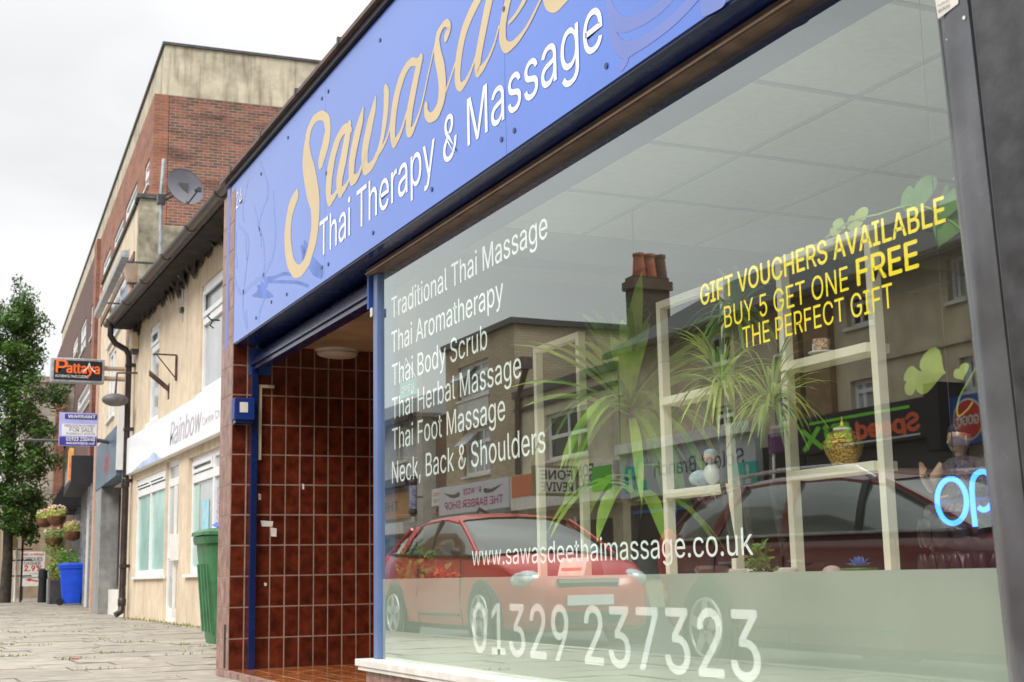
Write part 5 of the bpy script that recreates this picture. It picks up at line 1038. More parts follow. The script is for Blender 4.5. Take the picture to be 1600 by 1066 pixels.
B('panel', mat('purple_panel', (.12, .02, .13), .4, .1), ps_, (XD+.26, XD+.30, q_[0], q_[1], q_[2], q_[3])); otext('Tattoo', q_[0]+.1, q_[1]-.1, q_[2]+.3, .16, XD+.301, m_pale, ps_); MB().tube([(XD+.25, q_[1]-.1, q_[2]), (XD+.35, q_[1]-.2, q_[2]-.5), (XD+.05, q_[0]+.1, q_[2]-.9)], .03, 6).build('cable', m_sill, ps_)
B('dark_shopfront', m_black, hd, (XD+.001, XD+.06, y1+.1, mY(1185, XD, 700), .1, 2.9))
# street behind the camera so the road does not end in nothing
rr_ = thing('brown_terrace', (XO, -25, 0), 'plain brown brick terrace further along across the road', 'building')
B('wall', m_bbuff, rr_, (XO-7, XO, -30, 7.9, 0, 5.6)); MB().prism([(XO+.3, -30, 5.6), (XO-3.3, -30, 7.6), (XO-7, -30, 5.6)], (0, 37.9, 0)).build('roof', m_slate, rr_)
for k in range(8): B('window', m_wglass, rr_, (XO+.001, XO+.03, -27+k*4.2, -25.4+k*4.2, 3.2, 4.5)); B('window', m_wglass, rr_, (XO+.001, XO+.03, -28+k*4.2, -24.9+k*4.2, .6, 2.4))

# ------------------------------------------------------------------ cars
def car(name, loc, rz, paint, label, L, Wd, prof, roof, wheels, group='cars parked along the road', rails=False, chrome=False, wr=.315, glass=None, green=None):
    """prof: list of (y, z_bottom, z_shoulder, half_width); roof: greenhouse as (y, z_base, z_top_or_None...)"""
    t = thing(name, loc, label, 'car', group, rz); F = Matrix.Translation(Vector(loc)) @ Matrix.Rotation(rz, 4, 'Z')
    T = lambda x, y, z: F @ Vector((x, y, z))
    rings = []
    for (y, zb, zs_, hw, crown) in prof:
        half = [(hw*.0, zb), (hw*.86, zb), (hw*.97, zb+.06), (hw*1.0, zb+(zs_-zb)*.35), (hw*1.0, zb+(zs_-zb)*.6), (hw*.97, zb+(zs_-zb)*.86), (hw*.9, zs_), (hw*.7, zs_+crown*.6), (hw*.35, zs_+crown*.95), (0, zs_+crown)]
        rings.append([T(x, y, z) for x, z in half]+[T(-x, y, z) for x, z in half[-2:0:-1]])
    MB().loft(rings).build('body', paint, t, smooth=True, recalc=True)
    # greenhouse
    g = roof; rg = []
    for (y, zb, zt, wb, wt) in g:
        zt = max(zt, zb+.005)
        half = [(wb, zb), (wb-(wb-wt)*.5+.015, zb+(zt-zb)*.5), (wt, zt-(zt-zb)*.06), (wt*.93, zt), (wt*.5, zt+.03), (0, zt+.04)]
        rg.append([T(x, y, z) for x, z in half]+[T(-x, y, z) for x, z in half[-2::-1]])
    MB().loft(rg, closed_ring=False, caps=False).build('glasshouse', glass or m_carglass, t, smooth=True, recalc=True)
    # painted roof skin and pillars over the glass
    i0, i1 = green['roof']; rk = []
    for (y, zb, zt, wb, wt) in g[i0:i1+1]:
        half = [(wt+.012, zt-(zt-zb)*.13), (wt+.010, zt-(zt-zb)*.06), (wt*.93+.006, zt+.008), (wt*.5, zt+.038), (0, zt+.048)]
        rk.append([T(x, y, z) for x, z in half]+[T(-x, y, z) for x, z in half[-2::-1]])
    MB().loft(rk, closed_ring=False, caps=False).build('roof_skin', paint, t, smooth=True, recalc=True)
    def gp(y, f, s_):
        for a, b in zip(g, g[1:]):
            if a[0] <= y <= b[0]:
                k = (y-a[0])/(b[0]-a[0]); q = [a[j]*(1-k)+b[j]*k for j in range(5)]
                zb, zt, wb, wt = q[1], max(q[2], q[1]+.005), q[3], q[4]; x = wb+(wt-wb)*f+.015*math.sin(math.pi*min(1, f))+.012; return T(s_*x, y, zb+(zt-zb)*f)
    for s_ in (-1, 1):
        for (ya, yb2, w_, mt) in green['pillars']:
            mb = MB(); P = [gp(ya+(yb2-ya)*k/5, k/5*.95, s_) for k in range(6)]; d = (F.to_3x3() @ Vector((0, 1, 0)))*w_/2
            mb.loft([[p-d, p+d, p+d-(F.to_3x3() @ Vector((s_*.02, 0, 0))), p-d-(F.to_3x3() @ Vector((s_*.02, 0, 0)))] for p in P]); mb.build('pillar', paint if mt else m_black, t, recalc=True)
    for s_ in (-1, 1):                          # beltline strip
        mb = MB(); ys_ = [green['belt'][0]+(green['belt'][1]-green['belt'][0])*k/10 for k in range(11)]; P = [gp(y, .0, s_) for y in ys_]; mb.tube([p for p in P if p], .012, 5); mb.build('belt_trim', m_tin if chrome else m_black, t)
    if rails:
        for s_ in (-1, 1):
            ys_ = [rails[0]+(rails[1]-rails[0])*k/12 for k in range(13)]; P = []
            for k, y in enumerate(ys_): p = gp(y, 1.0, s_); P.append(p+Vector((0, 0, .0 if k in (0, 12) else .055))+F.to_3x3() @ Vector((-s_*.03, 0, 0)))
            MB().tube(P, .017, 6).build('roof_rail', mat('brushed_rail', (.7, .71, .72), .25, .05, metal=.8), t, smooth=True)
    # A pillars front
    for s_ in (-1, 1):
        a, b = green['screen']; qa, qb = g[a], g[b]; mb = MB(); P = [T(s_*(qa[3]+(qb[4]-qa[3])*k/6+.012), qa[0]+(qb[0]-qa[0])*k/6, qa[1]+(qb[2]-qa[1])*k/6+.012*math.sin(math.pi*k/6)) for k in range(7)]
        mb.tube(P, .022, 6).build('screen_pillar', paint, t, smooth=True)
        a, b = green['rear']; qa, qb = g[a], g[b]; mb = MB(); P = [T(s_*(qa[4]+(qb[3]-qa[4])*k/6+.01), qa[0]+(qb[0]-qa[0])*k/6, qa[2]+(qb[1]-qa[2])*k/6) for k in range(7)]
        mb.tube(P, .02, 6).build('rear_pillar', paint, t, smooth=True)
    for y in wheels:
        for s_ in (-1, 1):
            hw = Wd/2; mb = MB(); mb.cyl(T(s_*(hw-.2), y, wr), T(s_*(hw+.004), y, wr), wr+.055, 28).build('wheel_arch', m_black, t)
            w = MB().cyl(T(s_*(hw-.19), y, wr), T(s_*(hw+.018), y, wr), wr, 32).build('wheel', m_rub, t)
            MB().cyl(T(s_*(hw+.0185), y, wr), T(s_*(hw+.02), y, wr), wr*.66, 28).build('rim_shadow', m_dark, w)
            mb = MB(); c_ = T(s_*(hw+.022), y, wr); ax = F.to_3x3() @ Vector((0, 1, 0)); up = Vector((0, 0, 1)); o_ = F.to_3x3() @ Vector((s_*.008, 0, 0))
            for k in range(5):
                a = k*2*math.pi/5+.3; d = ax*math.cos(a)+up*math.sin(a); n_ = ax*-math.sin(a)+up*math.cos(a)
                P = [c_+d*wr*.08+n_*.05, c_+d*wr*.64+n_*.035, c_+d*wr*.64-n_*.035, c_+d*wr*.08-n_*.05]; mb.hexa(P, [p+o_ for p in P])
            mb.tube([c_+(ax*math.cos(a)+up*math.sin(a))*wr*.67 for a in [i*math.pi/14 for i in range(28)]], .014, 6, closed=True); mb.build('rim', m_alloy, w, recalc=True)
    return t, T
m_carglass = mat('car_glass', (.02, .028, .026), .03, .2, 1, 0, spec=1, coat=.6)
m_rub = mat('tyre_rubber', (.018, .018, .018), .8, .2, 10, .1); m_alloy = mat('alloy', (.55, .56, .57), .3, .05, metal=.7)
m_cred = mat('red_car_paint', (.50, .008, .012), .25, .04, 3, 0, coat=.35); m_cmar = mat('maroon_car_paint', (.16, .018, .022), .25, .05, 3, 0, coat=.7); m_csil = mat('silver_car_paint', (.55, .57, .56), .25, .05, 3, 0, coat=.7)
ZRD = -.10
# red hatchback
prof = [(-1.98, .34, .55, .42, .02), (-1.92, .20, .66, .62, .03), (-1.78, .16, .76, .77, .05), (-1.5, .16, .84, .875, .07), (-1.0, .16, .89, .88, .07), (-.6, .16, .93, .88, .05), (.2, .16, .95, .885, 0), (1.2, .17, .98, .885, 0), (1.75, .2, 1.0, .86, 0), (1.98, .26, .98, .8, -.02), (2.08, .36, .90, .7, -.02)]
groof = [(-1.05, .93, .945, .80, .66), (-.85, .945, 1.07, .81, .68), (-.25, .955, 1.33, .82, .66), (.15, .96, 1.385, .825, .655), (.8, .98, 1.375, .82, .64), (1.4, 1.0, 1.30, .80, .62), (1.75, 1.0, 1.16, .77, .62), (1.98, .99, 1.0, .72, .62)]
red, T = car('parked_car', (-1.1-.885, 14.15, ZRD), 0, m_cred, 'red three-door hatchback parked by the kerb, left in the window reflection', 4.2, 1.77, prof, groof, (-1.28, 1.30),
   green=dict(roof=(2, 5), pillars=[(.28, .30, .05, 0), (1.25, 1.1, .16, 1)], belt=(-.8, 1.7), screen=(0, 2), rear=(5, 7)))
for s_ in (-1, 1):
    MB().ball(T(s_*.58, -1.76, .67), .17, 14, 8, (1.15, .8, .62)).build('headlight', mat('headlight_lens', (.55, .58, .6), .1, .3, 12, 0, spec=1, coat=.5), red, smooth=True)
    MB().ball(T(s_*.95, -.78, .98), 0.06, 12, 8, (1, .6, .7)).build('wing_mirror', m_black, red, smooth=True)
    MB().ball(T(s_*.76, 1.9, .86), .09, 12, 8, (.6, .8, 1.6)).build('tail_light', m_red, red, smooth=True)
B('grille', m_black, red, (T(-.34, 0, 0).x, T(.34, 0, 0).x, T(0, -1.965, 0).y, T(0, -1.9, 0).y, ZRD+.56, ZRD+.68)); B('grille_bar', m_alloy, red, (T(-.34, 0, 0).x, T(.34, 0, 0).x, T(0, -1.985, 0).y, T(0, -1.966, 0).y, ZRD+.64, ZRD+.675)); B('number_plate', m_white, red, (T(-.26, 0, 0).x, T(.26, 0, 0).x, T(0, -2.0, 0).y, T(0, -1.985, 0).y, ZRD+.42, ZRD+.52)); B('lower_grille', m_black, red, (T(-.38, 0, 0).x, T(.38, 0, 0).x, T(0, -1.985, 0).y, T(0, -1.88, 0).y, ZRD+.24, ZRD+.36))
mb = MB()
for k in (0, 1): mb.tube([T(-.35+k*.55, -1.02, .965), T(-.1+k*.5, -.65, 1.155)], .012, 5)
mb.build('wiper', m_black, red)
def doors(T, t, ys, hw, zlo, zhi, hy):
    for y in ys:
        for s_ in (-1, 1): MB().tube([T(s_*(hw*.97+.002), y, zlo+.02), T(s_*(hw+.0005), y+.01, (zlo+zhi)/2), T(s_*(hw*.975+.001), y+.02, zhi)], .006, 4).build('door_gap', m_black, t)
    for y in hy:
        for s_ in (-1, 1): mb = MB(); mb.tube([T(s_*(hw+.01), y, zhi-.12), T(s_*(hw+.03), y+.03, zhi-.12), T(s_*(hw+.03), y+.13, zhi-.12), T(s_*(hw+.01), y+.16, zhi-.12)], .011, 6); mb.build('door_handle', m_alloy if False else t.children[0].data.materials[0], t, smooth=True)
    for s_ in (-1, 1): MB().tube([T(s_*(hw*1.0), ys[0]+.05, zlo+.12), T(s_*(hw*1.0), ys[-1]-.05, zlo+.12)], .012, 5).build('side_moulding', m_black, t)
doors(T, red, (-.72, .55), .885, .2, .90, (.3,))
# maroon estate car
prof2 = [(-2.75, .36, .6, .6, .02), (-2.65, .22, .72, .78, .04), (-2.35, .18, .82, .86, .06), (-1.3, .18, .89, .885, .07), (-.9, .18, .93, .89, .05), (.2, .18, .95, .89, 0), (1.3, .19, .96, .89, 0), (1.9, .22, .97, .87, 0), (2.12, .3, .95, .80, 0), (2.2, .4, .85, .72, 0)]
gr2 = [(-1.35, .93, .945, .80, .70), (-1.1, .94, 1.05, .82, .70), (-.5, .95, 1.27, .83, .69), (0.0, .955, 1.35, .835, .69), (.7, .96, 1.37, .835, .685), (1.3, .965, 1.35, .83, .675), (1.75, .965, 1.28, .82, .66), (1.95, .96, 1.2, .80, .66), (2.15, .95, .97, .76, .66)]
mar, T = car('parked_car', (-1.1-.89, 7.3, ZRD), 0, m_cmar, 'maroon estate car with silver roof rails parked by the kerb, right of the red hatchback', 4.4, 1.78, prof2, gr2, (-2.0, 1.35), rails=(-.35, 1.75), chrome=True, glass=mat('pale_car_glass', (.12, .135, .12), .04, .2, 1, 0, spec=1, coat=.5),
   green=dict(roof=(2, 6), pillars=[(-.35, -.3, .06, 0), (.42, .44, .10, 1), (1.32, 1.12, .12, 1)], belt=(-1.2, 2.05), screen=(0, 2), rear=(6, 8)))
for s_ in (-1, 1): MB().ball(T(s_*.8, 2.02, .82), .13, 12, 8, (.7, .7, 1.9)).build('tail_light', m_red, mar, smooth=True); MB().ball(T(s_*.66, -2.5, .68), .16, 12, 8, (1.1, .8, .6)).build('headlight', MATS['headlight_lens'], mar, smooth=True)
doors(T, mar, (-.75, .4, 1.25), .89, .22, .90, (.15, 1.0))
B('spoiler', m_cmar, mar, (T(-.6, 0, 0).x, T(.6, 0, 0).x, T(0, 1.72, 0).y, T(0, 1.98, 0).y, ZRD+1.29, ZRD+1.33), bev=.01)
# silver car over the road
Xs = -6.7; pz = mX(1500, 668, Xs); 
sil, T = car('parked_car', (Xs-.9, pz.y-.5, ZRD), 0, m_csil, 'silver hatchback across the road at the right edge of the reflection', 4.2, 1.77, prof, groof, (-1.28, 1.30), green=dict(roof=(2, 5), pillars=[(.28, .30, .05, 0), (1.25, 1.1, .16, 1)], belt=(-.8, 1.7), screen=(0, 2), rear=(5, 7)))
print('silver', pz, 'chim', XCb, XCh, ch)
# a red car beyond the tree
cr = copy_tree(red); q = onY(2, 915, 58); cr.location = (q.x-1.2, 58, -.05); cr['label'] = 'red hatchback far off beyond the street tree at the left edge'
# ------------------------------------------------------------------ inside the window
XS = 2.70; ZP = .575
def shelf_unit(label, pl0, pl1, pr0, pr1, ytop, shelves, tall_r=True, name='shelf_unit'):
    a0, a1 = onX(pl0, 700, XS).y, onX(pl1, 700, XS).y; b0, b1 = onX(pr0, 700, XS).y, onX(pr1, 700, XS).y
    zt = 1.665; tw = .029; t = thing(name, (XS, b1, ZP), label, 'shelf unit', 'pale stepped shelf units in the shop window'); D = .035
    B('side_panel', m_ply, t, (XS, XS+D, a0-tw, a0, ZP, zt-tw), bev=.001); B('side_panel', m_ply, t, (XS, XS+D, b1, b1+tw, ZP, zt-tw), bev=.001)
    B('top', m_ply, t, (XS, XS+D, b1, a0, zt-tw, zt), bev=.001)
    for z in shelves: B('shelf', m_ply, t, (XS-.015, XS+.075, b1+tw, a0-tw, z-tw*.5, z+tw*.5), bev=.001)
    return t, a0, b1
u1, _, _ = shelf_unit('left shelf unit, empty, behind the list of massages', 836, 846, 902, 908, 545, [])
z2a = onX(1085, 617, XS).z; z2b = onX(1085, 768, XS).z
u2, u2a, u2b = shelf_unit('middle shelf unit with two shelves behind the spiky plants', 1033, 1052, 1127, 1142, 480, [z2a, z2b])
z3a = onX(1295, 558, XS).z; z3b = onX(1295, 737, XS).z
u3, u3a, u3b = shelf_unit('right shelf unit holding a cup and a gold lidded bowl', 1226, 1247, 1358, 1380, 400, [z3a, z3b])
def strap(mb, p, d, L, w, droop, n=7, tw=0):
    """one arching strap leaf"""
    d = Vector(d).normalized(); h = Vector((d.x, d.y, 0)); h = h.normalized() if h.length > 1e-3 else Vector((1, 0, 0)); s_ = h.cross(Vector((0, 0, 1))); q = Vector(p); pts = []
    for k in range(n+1):
        t = k/n; pts.append((q.copy(), w*(.35+1.3*t-1.65*t*t*t) if t < 1 else 0)); dd = (d+Vector((0, 0, -droop*t*1.9))).normalized(); q = q+dd*L/n
    vs = []; 
    for p_, w_ in pts: vs += [p_+s_*w_/2+Vector((0, 0, w_*.12)), p_, p_-s_*w_/2+Vector((0, 0, w_*.12))]
    fs = []
    for k in range(n): a = 3*k; fs += [(a, a+1, a+4, a+3), (a+1, a+2, a+5, a+4)]
    mb.add(vs, fs)
random.seed(21)
# large strap-leaved plant
cp = onX(985, 632, 2.86); t = thing('strap_leaf_plant', (cp.x, cp.y, ZP), 'large bright green strap-leaved plant between the left and middle shelf units', 'plant')
MB().lathe([(.10, 0), (.13, .02), (.15, .13), (.12, .14)], (cp.x, cp.y, ZP), 20).build('pot', m_dark, t, smooth=True)
MB().tube([(cp.x, cp.y, ZP+.1), (cp.x+.01, cp.y-.01, 1.0), cp], [.022, .018, .014], 8).build('stem', m_bark, t)
for k in range(66):
    a = k*2.39996; el = random.choice((1.35, 1.1, .9, .7, .4, .1, -.3)) + random.uniform(-.2, .2); mb = MB()
    strap(mb, cp+Vector((0, 0, random.uniform(-.06, .04))), (math.cos(a), math.sin(a), math.tan(el) if abs(el) < 1.35 else 3), random.uniform(.42, .66), random.uniform(.055, .09), .42+.95*(el < .5)); mb.build('leaf', m_leafy if k % 3 else m_leafd, t, smooth=True)
for k in range(9):
    mb = MB(); a = k*.7+.3; strap(mb, cp+Vector((0, 0, -.28-.02*k)), (math.cos(a), math.sin(a), .35), .5, .08, 1.2); mb.build('leaf', m_leafy, t, smooth=True)
def spiky(px, py, X, n, L, label, seed, w=.013, dark=0):
    random.seed(seed); c_ = onX(px, py, X); t = thing('spiky_plant', (c_.x, c_.y, ZP), label, 'plant', 'yellow-green spiky plants in the window')
    MB().tube([(c_.x+.02, c_.y, ZP+.09), (c_.x-.01, c_.y+.01, (c_.z+ZP)/2), c_], [.012, .010, .008], 6).build('stem', m_bark, t); MB().lathe([(.03, 0), (.04, .05), (.03, .055)], (c_.x+.02, c_.y, ZP), 16).build('pot', m_sill, t, smooth=True)
    for k in range(n):
        a = k*2.39996; el = random.uniform(-.4, 1.35); mb = MB(); strap(mb, c_+Vector((0, 0, random.uniform(-.03, .03))), (math.cos(a), math.sin(a), math.tan(min(el, 1.4))), L*random.uniform(.6, 1.1), w*random.uniform(.7, 1.2), .55+.5*(el < .4), 6); mb.build('leaf', (m_leafd if dark else (m_leafp, m_leafy, m_leafp, m_leafd)[k % 4]), t)
spiky(1128, 598, 2.60, 100, .27, 'spiky narrow-leaved plant in front of the middle shelf unit', 4)
spiky(1206, 628, 2.58, 85, .25, 'spiky narrow-leaved plant left of the right shelf unit', 5)
spiky(1150, 490, 2.66, 46, .24, 'darker spiky plant behind and above the middle shelf unit', 6, .022, 1)
# hanging black pot
c_ = onX(994, 508, 3.1); t = thing('hanging_pot', tuple(c_), 'small black pot with a dark leafy plant hung high behind the strap-leaved plant', 'hanging plant'); MB().lathe([(.045, -.09), (.06, .03), (.02, .03)], c_, 16).build('pot', m_black, t, smooth=True)
mb = MB(); leaves(mb, c_+Vector((0, 0, .08)), .09, 90, .03, (1, 1, .9)); mb.build('foliage', m_leafd, t); MB().tube([c_+Vector((0, 0, .02)), Vector((c_.x, c_.y, 2.3))], .003, 4).build('cord', m_dark, t)
# low succulents along the glass
def succulent(name, px, py, X, r, n, label, h, seed, m, cat='plant', size=.02):
    random.seed(seed); c_ = onX(px, py, X); t = thing(name, (c_.x, c_.y, ZP), label, cat); MB().lathe([(.03, 0), (.04, .04), (.02, .045)], (c_.x, c_.y, ZP), 12).build('pot', m_sill, t)
    for k in range(n):
        d = Vector((random.gauss(0, 1), random.gauss(0, 1), abs(random.gauss(0, 1))+.3)).normalized(); b_ = Vector((c_.x, c_.y, ZP+.03)); tip = b_+Vector((d.x*r, d.y*r, d.z*h)); mb = MB()
        mb.tube([b_, b_+(tip-b_)*.6+Vector((0, 0, .008)), tip], .002, 4)
        for q in range(9):
            p = b_+(tip-b_)*random.uniform(.35, 1.05); a = Vector((random.gauss(0, 1), random.gauss(0, 1), random.gauss(.3, .7))).normalized(); bb_ = a.orthogonal().normalized(); s_ = size*random.uniform(.7, 1.2)
            mb.add([p, p+a*s_*.5+bb_*s_*.35, p+a*s_*1.1+bb_*s_*.2, p+a*s_*1.3, p+a*s_*1.1-bb_*s_*.2, p+a*s_*.5-bb_*s_*.35], [(0, 1, 2, 3, 4, 5)])
        mb.build('sprig', m, t)
succulent('jade_plant', 1185, 885, 2.42, .055, 14, 'small green jade plant right of the .co.uk lettering', .10, 31, m_leafd)
succulent('leafy_plant', 652, 880, 2.46, .16, 30, 'bushy green leafy plant at the far left end of the window', .17, 32, m_leafd, size=.035)
succulent('leafy_plant', 628, 880, 2.46, .07, 16, 'smaller bright leafy plant beside the blue window jamb', .13, 33, m_leafy, size=.03)
succulent('orange_bromeliad', 697, 884, 2.42, .06, 12, 'orange and red leaved plant at the right of the bushy green one', .07, 34, mat('orange_leaf', (.7, .16, .03), .5, .3, 9, 0), size=.025)
# trailing heart-leaved vine
def heart(mb, c_, s_, yaw, roll, n=12):
    u = Vector((math.sin(yaw)*.5, -math.cos(yaw), 0)).normalized(); v = Vector((.25, 0, 1)).normalized(); pts = []
    for k in range(2*n):
        a = 2*math.pi*k/(2*n); x = math.sin(a)**3; y = (13*math.cos(a)-5*math.cos(2*a)-2*math.cos(3*a)-math.cos(4*a))/16; xr = x*math.cos(roll)-y*math.sin(roll); yr = x*math.sin(roll)+y*math.cos(roll); pts.append(c_+u*xr*s_+v*yr*s_+Vector((abs(x)*s_*.25, 0, 0)))
    mb.add([c_]+pts, [(0, 1+i, 1+(i+1) % (2*n)) for i in range(2*n)])
vn = thing('trailing_vine', (2.36, 2.6, 1.66), 'trailing heart-leaved vine at the top right corner of the window', 'plant'); XV = 2.36
st_pts = [onX(a, b, XV) for a, b in ((1290, 372), (1330, 345), (1372, 335), (1425, 320), (1470, 335), (1520, 380), (1545, 460), (1530, 560), (1500, 620), (1497, 650), (1512, 640), (1520, 628))]
MB().tube(smoothpts(st_pts, 4), .0025, 5).build('stem', m_leafp, vn)
for px, py, s_, yaw, rl in ((1336, 345, .033, .2, .4), (1308, 355, .022, .9, 1.3), (1428, 308, .052, .1, .2), (1475, 318, .05, -.5, -.5), (1478, 348, .055, .2, -.25), (1450, 580, .05, .1, 1.35), (1422, 592, .034, -.2, 1.9), (1500, 582, .02, .2, .5), (1305, 378, .012, 0, 0), (1575, 300, .05, 0, 0)):
    mb = MB(); heart(mb, onX(px, py, XV), s_*1.25, yaw, rl); mb.build('leaf', m_leafp if py > 500 or px < 1400 else m_leafd, vn, smooth=True)
# OPEN plaque
oc = onX(638, 607, 2.27); t = thing('open_plaque', tuple(oc), 'small teal OPEN plaque hanging on a string behind the glass', 'sign'); wv_, hv = .115, .038
B('plaque', mat('sea_green_card', (.10, .50, .38), .5, .05), t, (2.268, 2.272, oc.y-wv_, oc.y+wv_, oc.z-hv, oc.z+hv)); text('OPEN', (2.2675, oc.y+wv_*.78, oc.z-.016), U, wv_*1.56, .032, m_wvinyl, t, bold=.05)
tp_ = onX(634, 560, 2.27); MB().tube([(2.27, oc.y+wv_*.9, oc.z+hv), (2.27, tp_.y, tp_.z), (2.27, oc.y-wv_*.9, oc.z+hv)], .003, 5).build('string', m_white, t)
# small ornaments
c_ = onX(887, 888, 2.5); t = thing('paper_card', (2.5, c_.y, ZP), 'white printed card standing near the www lettering', 'card'); z1_ = onX(887, 872, 2.5).z
ca, cb = onX(867, 888, 2.5).y, onX(908, 888, 2.5).y
MB().hexa([(2.50, cb, ZP), (2.50, ca, ZP), (2.502, ca, ZP), (2.502, cb, ZP)], [(2.53, cb, z1_), (2.53, ca, z1_), (2.532, ca, z1_), (2.532, cb, z1_)]).build('card', m_sill, t, recalc=True)
MB().prism([(2.516, ca-.03, (ZP+z1_)/2+.008), (2.516, cb+.03, (ZP+z1_)/2+.008), (2.519, cb+.03, (ZP+z1_)/2+.017), (2.519, ca-.03, (ZP+z1_)/2+.017)], (-.003, 0, 0)).build('print', m_or, t)
c_ = onX(1112, 880, 2.5); t = thing('wooden_bowl', (2.5, c_.y, ZP), 'dark brown carved wooden bowl under the .co.uk lettering', 'bowl'); m_wd = mat('dark_red_wood', (.10, .03, .02), .35, .3, 14, .1, coat=.3)
MB().lathe([(.03, 0), (.028, .02), (.05, .035), (.058, .055), (.05, .066), (.04, .06), (.01, .05)], (2.5, c_.y, ZP), 24).build('bowl', m_wd, t, smooth=True)
c_ = onX(1300, 888, 2.45); t = thing('pink_stone', (2.45, c_.y, ZP), 'smooth pale pink stone left of the blue lotus', 'ornament'); MB().ball((2.45, c_.y, ZP+.035), .03, 16, 10, (1, 1, .75)).build('stone', mat('pale_pink_stone', (.6, .42, .4), .4, .2, 20, 0), t, smooth=True)
# blue lotus
c_ = onX(1342, 880, 2.42); t = thing('lotus_flower', (2.42, c_.y, ZP), 'blue artificial lotus flower on a round green leaf', 'ornament'); c_ = Vector((2.42, c_.y, ZP+.045)); m_bl = mat('blue_petal', (.12, .30, .72), .5, .2, 9, 0)
MB().lathe([(.015, -.045), (.02, -.01), (.052, .0), (.05, .004), (.01, .003)], c_, 20).build('lily_pad', m_leafd, t)
for r in range(3):
    for k in range(8):
        a = k*math.pi/4+r*.4; el = (.35, .75, 1.15)[r]; d = Vector((math.cos(a)*math.cos(el), math.sin(a)*math.cos(el), math.sin(el))); s_ = Vector((-math.sin(a), math.cos(a), 0))*.008; L_p = .042-.004*r; b0 = c_+Vector((0, 0, .004)); mb = MB()
        mb.add([b0, b0+d*L_p*.55+s_, b0+d*L_p, b0+d*L_p*.55-s_, b0+d*L_p*.5-Vector((0, 0, .003))], [(0, 1, 4), (1, 2, 4), (2, 3, 4), (3, 0, 4)]); mb.build('petal', m_bl, t)
# gold lidded bowl and cup on the right unit
zz = z3b+.018; yy = onX(1318, 700, XS+.02).y; t = thing('gold_bowl', (XS+.02, yy, zz), 'patterned gold lidded bowl with a pointed finial on the lower shelf', 'bowl')
m_gd = mat('patterned_gold', (.62, .40, .10), .3, .9, 160, .5, bscale=220, metal=.7, col2=(.05, .03, .01))
MB().lathe([(.045, 0), (.05, .008), (.068, .04), (.078, .075), (.078, .08), (.02, .08)], (XS+.02, yy, zz), 28).build('bowl', m_gd, t, smooth=True); MB().lathe([(.081, .081), (.078, .092), (.066, .10), (.062, .118), (.04, .132), (.034, .134), (.034, .145), (.012, .152), (.008, .16), (.001, .188)], (XS+.02, yy, zz), 28).build('lid', m_gd, t, smooth=True); MB().lathe([(.036, .1345), (.036, .142), (.03, .143)], (XS+.02, yy, zz), 20).build('lid_band', m_white, t)
t.scale = (.8, .8, .8)
zz = z3a+.018; yy = onX(1284, 545, XS+.02).y; t = thing('tea_cup', (XS+.02, yy, zz), 'small red patterned cup on a white saucer on the upper shelf', 'cup')
MB().lathe([(.02, 0), (.045, .006), (.043, .009), (.01, .006)], (XS+.02, yy, zz), 20).build('saucer', m_white, t, smooth=True); MB().lathe([(.022, .008), (.027, .03), (.028, .05), (.025, .05), (.02, .012)], (XS+.02, yy, zz), 20).build('cup', mat('red_pattern_china', (.6, .5, .42), .3, .8, 120, 0, col2=(.3, .05, .03)), t, smooth=True)
MB().tube([(XS+.02, yy+.026, zz+.042), (XS+.02, yy+.045, zz+.04), (XS+.02, yy+.045, zz+.022), (XS+.02, yy+.027, zz+.018)], .003, 6).build('handle', m_white, t)
# soft toy bundle on middle unit
zz = z2b+.018; yy = onX(1108, 745, XS+.02).y; t = thing('soft_toy', (XS+.02, yy, zz), 'small white and pale blue fluffy figure on the lower shelf of the middle unit', 'toy'); m_fl = mat('pale_blue_tulle', (.45, .60, .66), .9, .3, 30, .3); 
MB().ball((XS+.02, yy+.05, zz+.03), .04, 14, 8, (1, 1.6, .75)).build('skirt', m_fl, t, smooth=True); MB().ball((XS+.02, yy-.02, zz+.04), .03, 14, 8, (1, 1, 1.3)).build('body', m_white, t, smooth=True); MB().ball((XS+.01, yy-.025, zz+.10), .024, 14, 10).build('head', mat('doll_skin', (.6, .42, .33), .5, .1), t, smooth=True); MB().ball((XS+.015, yy-.025, zz+.116), .024, 14, 8, (1.05, 1.05, .6)).build('hat', m_fl, t, smooth=True)
# seated statue --------------------------------------------------------------
XB = 2.62; yb_ = onX(1506, 800, XB).y; t = thing('buddha_statue', (XB, yb_, ZP), 'bronze seated Buddha statue on a double lotus base behind the neon sign', 'statue')
m_br = mat('aged_bronze', (.05, .036, .034), .35, .4, 20, .1, metal=.6, col2=(.02, .016, .018)); m_sk = mat('gilded_bronze_skin', (.50, .33, .22), .35, .3, 14, .05, metal=.3); m_rb = mat('mosaic_robe', (.16, .13, .16), .3, .9, 120, .4, metal=.5, col2=(.07, .03, .06))
cB = Vector((XB, yb_, ZP))
MB().lathe([(.13, 0), (.135, .02), (.11, .085), (.10, .10), (.115, .12), (.12, .13), (.10, .20), (.02, .20)], cB, 36).build('base', m_br, t, smooth=True)
for lvl, (n, r, z, hgt, wd_) in enumerate(((22, .135, .055, .04, .017), (13, .128, .155, .045, .03))):
    for k in range(n):
        a = 2*math.pi*k/n; c_ = cB+Vector((math.cos(a)*r, math.sin(a)*r, z)); mb = MB(); mb.ball((0, 0, 0), 1, 12, 8)
        Mx = Matrix.Translation(c_) @ Matrix.Rotation(a, 4, 'Z') @ Matrix.Diagonal((.012, wd_, hgt, 1)); mb.v = [Mx @ v for v in mb.v]; mb.build('petal', m_br, t, smooth=True)
